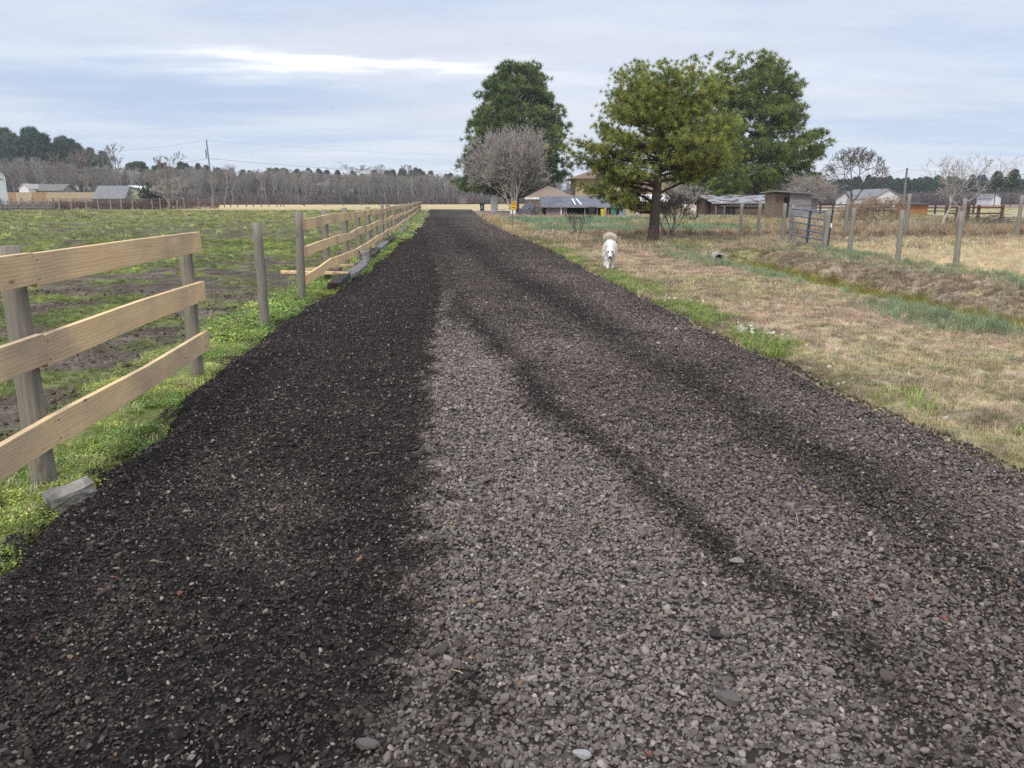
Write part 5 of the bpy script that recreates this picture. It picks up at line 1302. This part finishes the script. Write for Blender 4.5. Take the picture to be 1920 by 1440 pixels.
# culvert at the head of the ditch
cxp = 7.12; mb = MB(); n_ = 20; V = []; Fc = []
for (yy, rr) in ((25.55, .22), (25.55, .16), (26.7, .16), (26.7, .22)):
    for k in range(n_): V.append((cxp - .55 + rr * math.cos(6.2832 * k / n_), yy, -.24 + rr * math.sin(6.2832 * k / n_)))
for a in range(4):
    b = (a + 1) % 4
    for k in range(n_): Fc.append([a * n_ + k, a * n_ + (k + 1) % n_, b * n_ + (k + 1) % n_, b * n_ + k])
mb.v = V; mb.f = Fc; mb.m = [0] * len(Fc); tag(mb.build('culvert_pipe', M['concrete'], None, smooth=False), 'concrete culvert pipe end at the head of the ditch', 'pipe')

# ------------------------------------------------------------------ far left yards
lw = thing('white_house', 'white sided house cut by the left edge of the photo', 'house', (X(16, 140), 140, 0), .62); a, b = -9.5, 0.0; zt = Z(325, 140); mb = MB(); hgt = Z(276, 140) - zt
gwall_y(mb, a, b, 0, 11, zt, hgt); mb.build('wall', M['white_side'], lw); mb = MB(); gable_y(mb, a, b, 0, 11, zt + .1, hgt, .5, .15); mb.build('roof', M['grey_roof'], lw)
window(lw, -.85, -.35, 0, Z(338, 140), Z(334, 140))
gh = thing('old_farmhouse', 'old grey roofed farmhouse with a small white gable behind the orange fence', 'house'); a, b = X(60, 185), X(118, 185)
mb = MB(); gwall_x(mb, a, b, 185, 191, Z(356, 185) - .1, 1.2); mb.build('wall', M['ply'], gh); mb = MB(); gable_x(mb, a, b, 185, 191, Z(356, 185), 1.3, .4); mb.build('roof', pmat('mossy_grey_roof', (.20, .19, .17), (.13, .125, .11), scale=1.5), gh)
a2, b2 = X(44, 183), X(62, 183); mb = MB(); gwall_y(mb, a2, b2, 182, 190, Z(353, 183), .9); mb.build('gable_wing', M['white_side'], gh); mb = MB(); gable_y(mb, a2, b2, 182, 190, Z(353, 183) + .05, .95, .2, .1); mb.build('wing_roof', pmat('pale_pink_roof', (.5, .43, .42), None), gh)
for (u0, u1) in ((69, 73), (100, 103)): window(gh, X(u0, 185), X(u1, 185), 185, 1.4, 2.9)
gs2 = thing('grey_shed', 'shed with a long grey sloping roof and a pale yellow gable end', 'shed'); a, b, c_ = X(186, 150), X(247, 150), X(275, 150); zt = Z(348, 150); ze = Z(373, 150)
mb = MB(); mb.add([(b, 150, -.1), (c_, 151, -.1), (c_, 151, Z(357.5, 150)), (b, 150, zt - .05)], [(0, 1, 2, 3)]); mb.add([(b + .02, 150.3, -.1), (c_, 151.3, -.1), (c_, 151.3, Z(357.5, 150)), (b, 150.3, zt - .05)], [(3, 2, 1, 0)]); mb.build('gable_end', M['yellow_side'], gs2)
MB().slab([(a, 147.5, ze), (b - .05, 147.5, ze), (b, 150.2, zt), (a, 150.2, zt)], .12).build('roof', M['grey_roof'], gs2)
MB().slab([(b - .1, 149.6, zt + .04), (c_ + .3, 150.7, Z(357, 150)), (c_ + .3, 156, Z(357, 150)), (b - .1, 156, zt + .04)], .15).build('roof_edge', M['white'], gs2)
MB().box2((a + .1, 147.8, -.1), (b - .3, 150, ze)).build('wall', M['ply'], gs2)
# orange and pale privacy fence
pf = thing('privacy_fence', 'solid orange and pale board privacy fence before the old farmhouse', 'fence')
for (u0, u1, m_) in ((16, 31, 'cedar_old'), (31.3, 62, 'pine_fence'), (62.3, 88, 'cedar_old'), (88.3, 186, 'pine_fence')):
    MB().box2((X(u0, 160), 160, -.1), (X(u1, 160), 160.06, Z(360.5, 160))).build('panel', M[m_], pf)
# grey picket fence and wire fence with brambles
pk = thing('picket_fence', 'old broken grey picket fence at the left end of the pasture', 'fence')
mb = MB(); a, b = X(-25, 128), X(100, 128); xx = a; r_ = random.Random(4)
while xx < b:
    if r_.random() < .85: mb.box2((xx, 128, .0), (xx + r_.uniform(.10, .16), 128.03, r_.uniform(1.25, 1.75)))
    xx += r_.uniform(.24, .34)
mb.build('pickets', M['picket'], pk)['kind'] = 'stuff'
for z_ in (.45, 1.35): MB().bar((a, 127.96, z_), (b, 127.96, z_ - .05), .06, .1).build('rail', M['picket'], pk)
for u in range(-20, 105, 20): MB().bar((X(u, 128), 128.1, -.1), (X(u, 128), 128.1, 1.95), .14, .14).build('post', M['picket'], pk)
of = [(X(u, Y), Y) for u, Y in ((110, 128), (133, 128), (161, 129), (184, 130), (207, 131), (227, 132), (248, 134), (285, 137), (300, 139), (317, 141), (332, 143), (345, 145), (372, 150), (397, 156), (407, 160))]
fence('old_fence', 'old leaning post fence grown with brambles below the left woods', of, 1.85, .09, pmat('pale_post', (.36, .31, .27), (.24, .2, .17), bump=0), rails=(1.75,), rh=.09, matr=M['picket'], hj=.2)
def brambles(label, u0, u1, Y0, Y1, n_, h, cols, depth=1.5):
    segs = []; r = random.Random(u0)
    for i in range(n_):
        t = r.random(); Yb = Y0 + (Y1 - Y0) * t + r.uniform(.3, depth); xb = X(u0 + (u1 - u0) * t, Yb); p = Vector((xb, Yb, r.uniform(0, h * .6)))
        q = p + Vector((r.gauss(0, .55), r.gauss(0, .3), r.uniform(0, h * .55))); segs.append((p, q, .035, .012))
    tag(seg_obj('brambles', segs, cols, None, 3), label, kind='stuff')
brambles('reddish brambles tangled in the old fence', 95, 410, 129, 158, 3200, 1.9, pmat('bramble_red', (.17, .105, .09), (.25, .18, .14), bump=0), 2.2)
brambles('dark weeds behind the old picket fence', -30, 100, 129, 129, 900, 1.3, M['twig_dark'], 2.5)
# broken trunk and evergreen bush at left
t = thing('dead_tree', 'leaning broken brown trunk wrapped in vines behind the old fence', 'tree', (X(318, 146), 146, 0)); mb = MB(); a = W(309, 304, 146)
mb.tube([(0, 0, -.2), ((a[0] - X(318, 146)) * .5 + .2, 0, a[1] * .5), (a[0] - X(318, 146), 0, a[1])], [.42, .30, .26], 8); mb.build('trunk', pmat('vine_bark', (.22, .15, .11), (.13, .09, .07), scale=3), t)
S = grow(61, 5, .7, .2, .1, 5, (2, 4), .2, .7, stems=4, jitter=.5, rmin=.03, side=.4); S = fit(S, 6.0, 3.6); seg_obj('vines', S[0] + S[1], M['twig'], t, 3)
t = thing('evergreen_bush', 'dark evergreen bush right of the grey roofed shed', 'bush', (X(285, 150), 150, 0)); r_ = np.random.default_rng(3); n_ = 900
Cc = r_.normal(0, 1, (n_, 3)) * [1.1, 1.0, 1.2] + [0, 0, 2.2]; Cc[:, 2] = np.abs(Cc[:, 2]); V = np.stack([Cc + r_.normal(0, .22, (n_, 3)) for _ in range(3)], 1).reshape(-1, 3)
new_obj('foliage', npmesh('foliage', V, np.arange(len(V)).reshape(-1, 3)), t, pmat('evergreen', (.05, .065, .03), (.03, .045, .022), bump=0)); MB().tube([(0, 0, -.1), (0, 0, 2)], [.12, .06], 6).build('stem', M['bark_dark'], t)
# far rail fence with gates across the field end
Yf = lambda u: 184 + (u - 430) * .22
rp = [(X(u, Yf(u)), Yf(u)) for u in (420, 432, 445, 462, 475, 490, 504, 519, 526, 532, 571, 609, 644, 677, 710, 741, 752, 765, 780)]
fence('far_rail_fence', 'thin dark rail fence with gates at the far end of the pasture', rp, 1.55, .09, pmat('rail_dark', (.13, .095, .08), None, bump=0), rails=(.75, 1.35), rh=.09, square=True)
mb = MB(); a = X(530, Yf(530)); b = X(571, Yf(571)); mb.bar((a, Yf(530) - .3, 1.35), (b, Yf(571) - .3, .3), .06, .12); tag(mb.build('gate_brace', M['brownrail'], None), 'sloping brace board on the far rail fence', 'board')

# ------------------------------------------------------------------ the dog
dg = bpy.data.objects.new('dog', None)
dx, dy = G(1147, 508); 
def skin(name, nodes, edges, mat, sub=2):
    me = bpy.data.meshes.new(name); me.from_pydata([n_[0] for n_ in nodes], edges, []); me.update(); o = bpy.data.objects.new(name, me); COL.objects.link(o)
    o.modifiers.new('skin', 'SKIN'); sv = me.skin_vertices[0].data
    for i, n_ in enumerate(nodes):
        r_ = n_[1]; sv[i].radius = (r_, r_) if not hasattr(r_, '__len__') else r_; sv[i].use_root = (i == 0)
    s = o.modifiers.new('sub', 'SUBSURF'); s.levels = s.render_levels = sub
    dgph = bpy.context.evaluated_depsgraph_get(); ev = o.evaluated_get(dgph); m2 = bpy.data.meshes.new_from_object(ev)
    bpy.data.objects.remove(o); m2.name = name; m2.materials.clear(); m2.materials.append(mat)
    m2.polygons.foreach_set('use_smooth', [True] * len(m2.polygons)); return m2
N_ = [((0, .40, .565), (.118, .135)), ((0, .18, .545), (.125, .145)), ((0, -.08, .54), (.130, .155)), ((0, -.28, .545), (.125, .145)), ((0, -.40, .545), (.095, .105)), ((0, -.50, .50), .086), ((0, -.58, .445), .086), ((0, -.66, .375), .05), ((0, -.71, .335), .038),
      ((.065, -.28, .42), .075), ((.075, -.26, .29), .055), ((.068, -.29, .13), .040), ((.06, -.34, .035), .042),
      ((-.065, -.32, .42), .075), ((-.062, -.37, .29), .054), ((-.050, -.43, .14), .040), ((-.04, -.48, .035), .044),
      ((.075, .40, .44), .095), ((.085, .33, .30), .062), ((.08, .46, .18), .038), ((.078, .40, .035), .042),
      ((-.08, .36, .44), .095), ((-.10, .26, .30), .062), ((-.10, .36, .18), .038), ((-.095, .28, .035), .042)]
E_ = [(0, 1), (1, 2), (2, 3), (3, 4), (4, 5), (5, 6), (6, 7), (7, 8), (3, 9), (9, 10), (10, 11), (11, 12), (3, 13), (13, 14), (14, 15), (15, 16), (0, 17), (17, 18), (18, 19), (19, 20), (0, 21), (21, 22), (22, 23), (23, 24)]
body = skin('dog', N_, E_, M['fur'])
dog = new_obj('dog', body); dog.location = (dx, dy + .45, -.015); dog.rotation_euler = (0, 0, -.11); dog.scale = (.98, 1.0, 1.03)
tag(dog, 'fluffy white dog walking towards the camera with head lowered on the right verge', 'dog')
tailn = [((0, .50, .62), .035), ((-.05, .57, .67), .04), ((-.10, .54, .715), .04), ((-.05, .44, .745), .042), ((.03, .38, .735), .040), ((.12, .34, .725), .022)]
tm = skin('tail', tailn, [(i, i + 1) for i in range(5)], M['fur_cream']); new_obj('tail', tm, dog)
def blob(name, c, s, mat, rot=(0, 0, 0), sub=2):
    bm = bmesh.new(); bmesh.ops.create_icosphere(bm, subdivisions=sub, radius=1); mt = Matrix.Translation(c) @ Euler(rot).to_matrix().to_4x4() @ Matrix.Diagonal((*s, 1)); bmesh.ops.transform(bm, matrix=mt, verts=bm.verts)
    me = bpy.data.meshes.new(name); bm.to_mesh(me); bm.free(); me.polygons.foreach_set('use_smooth', [True] * len(me.polygons)); return new_obj(name, me, dog, mat)
for s in (-1, 1):
    blob('ear', (s * .098, -.56, .435), (.018, .045, .085), M['fur_cream'], (0, s * -.22, 0))
    blob('eye', (s * .042, -.662, .455), (.018, .014, .017), M['nose'])
blob('nose', (0, -.762, .340), (.030, .022, .026), M['nose'])
blob('muzzle', (0, -.69, .345), (.046, .06, .045), M['fur'])
fm = attr_mat('fur_locks', 'col', False, .9, .5)
# fur: short locks combed down over the body
def fur(me, n_, L_, w, seed, comb, name):
    r = np.random.default_rng(seed); tri = []
    me.calc_loop_triangles(); T = np.array([t.vertices[:] for t in me.loop_triangles]); Vc = np.array([v.co[:] for v in me.vertices])
    a, b, c = Vc[T[:, 0]], Vc[T[:, 1]], Vc[T[:, 2]]; nn = np.cross(b - a, c - a); ar = np.linalg.norm(nn, axis=1); k = r.choice(len(T), n_, p=ar / ar.sum()); nr = nn[k] / (ar[k][:, None] + 1e-9)
    u, v = r.random((2, n_)); f = u + v > 1; u[f] = 1 - u[f]; v[f] = 1 - v[f]; P = a[k] + (b[k] - a[k]) * u[:, None] + (c[k] - a[k]) * v[:, None]
    d = nr * .55 + np.array(comb) + r.normal(0, .25, (n_, 3)); d /= np.linalg.norm(d, axis=1, keepdims=True); s = np.cross(d, nr); s /= np.linalg.norm(s, axis=1, keepdims=True) + 1e-6
    hz = np.clip((P[:, 2] - .12) / .3, .25, 1); face = (P[:, 1] < -.52) & (P[:, 2] < .56); hz = np.where(face, .10, hz)
    Ln = (L_ * r.uniform(.6, 1.3, n_) * hz)[:, None]; ww = w
    V = np.stack([P - s * ww, P + s * ww, P + d * Ln * .5 + s * ww * .9, P + d * Ln, P + d * Ln * .5 - s * ww * .9], 1).reshape(-1, 3); i = np.arange(n_)[:, None] * 5
    cc = np.repeat((np.array([.95, .92, .86]) if name == 'fur' else np.array([.92, .84, .72])) * r.uniform(.8, 1.1, (n_, 1)), 5, 0)
    return npmesh(name, V, np.concatenate([i, i + 1, i + 2, i + 3, i + 4], 1), False, {'col': ('FLOAT_COLOR', cc)})
new_obj('fur', fur(body, 16000, .05, .0045, 1, (0, .35, -.75), 'fur'), dog, fm)
new_obj('tail_fur', fur(tm, 3500, .06, .004, 2, (.1, .1, .15), 'tail_fur'), dog, fm)

# ------------------------------------------------------------------ light, sky, camera
w = bpy.data.worlds.new('World'); scene.world = w; w.use_nodes = True; t = w.node_tree; N = t.nodes; L = t.links
bg = N['Background']; SKY = .1; bg.inputs[1].default_value = SKY
sky = N.new('ShaderNodeTexSky'); sky.sky_type = 'NISHITA'; sky.sun_disc = False; sky.sun_elevation = R(42); sky.sun_rotation = R(200)
tc = N.new('ShaderNodeTexCoord'); sx = N.new('ShaderNodeSeparateXYZ'); L.new(tc.outputs['Generated'], sx.inputs[0])
def math_(op, a, b=None, c=None):
    m = N.new('ShaderNodeMath'); m.operation = op
    for i, v in enumerate((a, b, c)):
        if v is None: continue
        if isinstance(v, (int, float)): m.inputs[i].default_value = v
        else: L.new(v, m.inputs[i])
    return m.outputs[0]
zc = math_('MAXIMUM', sx.outputs[2], 0.0)
dn_ = math_('ADD', zc, .055)
cxn = math_('DIVIDE', sx.outputs[0], dn_); cyn = math_('DIVIDE', sx.outputs[1], dn_)
cv = N.new('ShaderNodeCombineXYZ'); L.new(math_('MULTIPLY', cxn, .55), cv.inputs[0]); L.new(cyn, cv.inputs[1])
def cloud(scale, det, rough, lo, hi, off):
    mp = N.new('ShaderNodeMapping'); mp.inputs['Location'].default_value = off; L.new(cv.outputs[0], mp.inputs[0])
    n = N.new('ShaderNodeTexNoise'); n.inputs['Scale'].default_value = scale; n.inputs['Detail'].default_value = det; n.inputs['Roughness'].default_value = rough; L.new(mp.outputs[0], n.inputs['Vector'])
    mr = N.new('ShaderNodeMapRange'); mr.interpolation_type = 'SMOOTHSTEP'; mr.inputs[1].default_value = lo; mr.inputs[2].default_value = hi; L.new(n.outputs[0], mr.inputs[0]); return mr.outputs[0]
c1 = cloud(.42, 7, .55, .36, .66, (3.1, 1.2, 0)); c2 = cloud(1.3, 6, .6, .40, .68, (8.0, 4.0, 1)); c3 = cloud(.9, 8, .6, .50, .66, (1.5, 7.3, 2))
def mixc(f, a, b):
    m = N.new('ShaderNodeMix'); m.data_type = 'RGBA'
    for i, v in ((0, f), (6, a), (7, b)):
        if isinstance(v, tuple): m.inputs[i].default_value = v
        elif isinstance(v, (int, float)): m.inputs[i].default_value = v
        else: L.new(v, m.inputs[i])
    return m.outputs[2]
K_ = 1.05 / SKY
col3 = lambda r, g, b: (r * K_, g * K_, b * K_, 1)
base = mixc(c1, col3(.40, .49, .66), col3(.59, .61, .68))
base = mixc(math_('MULTIPLY', c2, .45), base, col3(.66, .70, .77))
# a bright break in the cloud low over the fields, left of the track
az = math_('ARCTAN2', sx.outputs[0], sx.outputs[1]); wob = N.new('ShaderNodeTexNoise'); wob.inputs['Scale'].default_value = 1.6; wob.inputs['Detail'].default_value = 6; wob.inputs['Roughness'].default_value = .6; L.new(cv.outputs[0], wob.inputs['Vector'])
el = math_('ADD', sx.outputs[2], math_('MULTIPLY', math_('SUBTRACT', wob.outputs[0], .5), .06))
def bell(v, c, w_): 
    q = math_('DIVIDE', math_('SUBTRACT', v, c), w_); return math_('EXPONENT', math_('MULTIPLY', math_('MULTIPLY', q, q), -1))
br = math_('MULTIPLY', bell(el, .150, .008), bell(az, -.19, .17))
base = mixc(math_('MULTIPLY', br, 1.0), base, col3(1.15, 1.13, 1.1))
br2 = math_('MULTIPLY', bell(el, .138, .016), bell(az, .05, .5)); base = mixc(math_('MULTIPLY', br2, .4), base, col3(.8, .81, .84))
dkb = math_('MULTIPLY', bell(el, .118, .018), bell(az, -.40, .3)); base = mixc(math_('MULTIPLY', dkb, .8), base, col3(.37, .46, .63))
# pale above the horizon, brighter cloud overhead as under any overcast
hz = N.new('ShaderNodeMapRange'); hz.inputs[1].default_value = .0; hz.inputs[2].default_value = .10; hz.inputs[3].default_value = .55; hz.inputs[4].default_value = 0; L.new(sx.outputs[2], hz.inputs[0])
base = mixc(hz.outputs[0], base, col3(.60, .67, .76))
zn = N.new('ShaderNodeMapRange'); zn.inputs[1].default_value = .26; zn.inputs[2].default_value = .9; zn.inputs[3].default_value = 1; zn.inputs[4].default_value = 1.9; L.new(sx.outputs[2], zn.inputs[0])
vm = N.new('ShaderNodeVectorMath'); vm.operation = 'SCALE'; L.new(base, vm.inputs[0]); L.new(zn.outputs[0], vm.inputs['Scale'])
fin = mixc(.10, vm.outputs[0], sky.outputs[0])
L.new(fin, bg.inputs[0])
sun = bpy.data.lights.new('sun', 'SUN'); sun.energy = 1.9; sun.angle = R(16); sun.color = (1, .965, .91); so = bpy.data.objects.new('sun', sun); COL.objects.link(so)
el_, az_ = R(48), R(-150)   # high, behind and to the left of the camera
dirv = Vector((math.sin(az_) * math.cos(el_), math.cos(az_) * math.cos(el_), math.sin(el_)))
so.rotation_euler = dirv.to_track_quat('Z', 'Y').to_euler(); sky.sun_elevation = el_; sky.sun_rotation = az_
cam = bpy.data.cameras.new('camera'); co = bpy.data.objects.new('camera', cam); COL.objects.link(co); scene.camera = co
co.location = (0, 0, EYE); co.rotation_euler = (PI / 2 - PITCH, 0, 0); cam.sensor_width = 36; cam.lens = 36 * F / 1920; cam.clip_end = 5000; cam.clip_start = .05
scene.view_settings.view_transform = 'Standard'; scene.view_settings.look = 'None'; scene.view_settings.exposure = .35; scene.view_settings.gamma = 1
scene.render.engine = 'CYCLES'; scene.cycles.use_denoising = False; scene.cycles.max_bounces = 5; scene.cycles.diffuse_bounces = 3

# the damp air over the fields
hb = MB().box2((-620, -45, -1.6), (620, 640, 42)).build('haze', None); hm = bpy.data.materials.new('haze'); hm.use_nodes = True; t = hm.node_tree; t.nodes.clear()
ou = t.nodes.new('ShaderNodeOutputMaterial'); pv = t.nodes.new('ShaderNodeVolumePrincipled'); pv.inputs['Color'].default_value = (.80, .86, .95, 1); pv.inputs['Density'].default_value = .00028; pv.inputs['Anisotropy'].default_value = .2
t.links.new(pv.outputs[0], ou.inputs['Volume']); hb.data.materials.append(hm); tag(hb, 'thin pale haze over the fields', kind='stuff')
scene.cycles.volume_bounces = 1
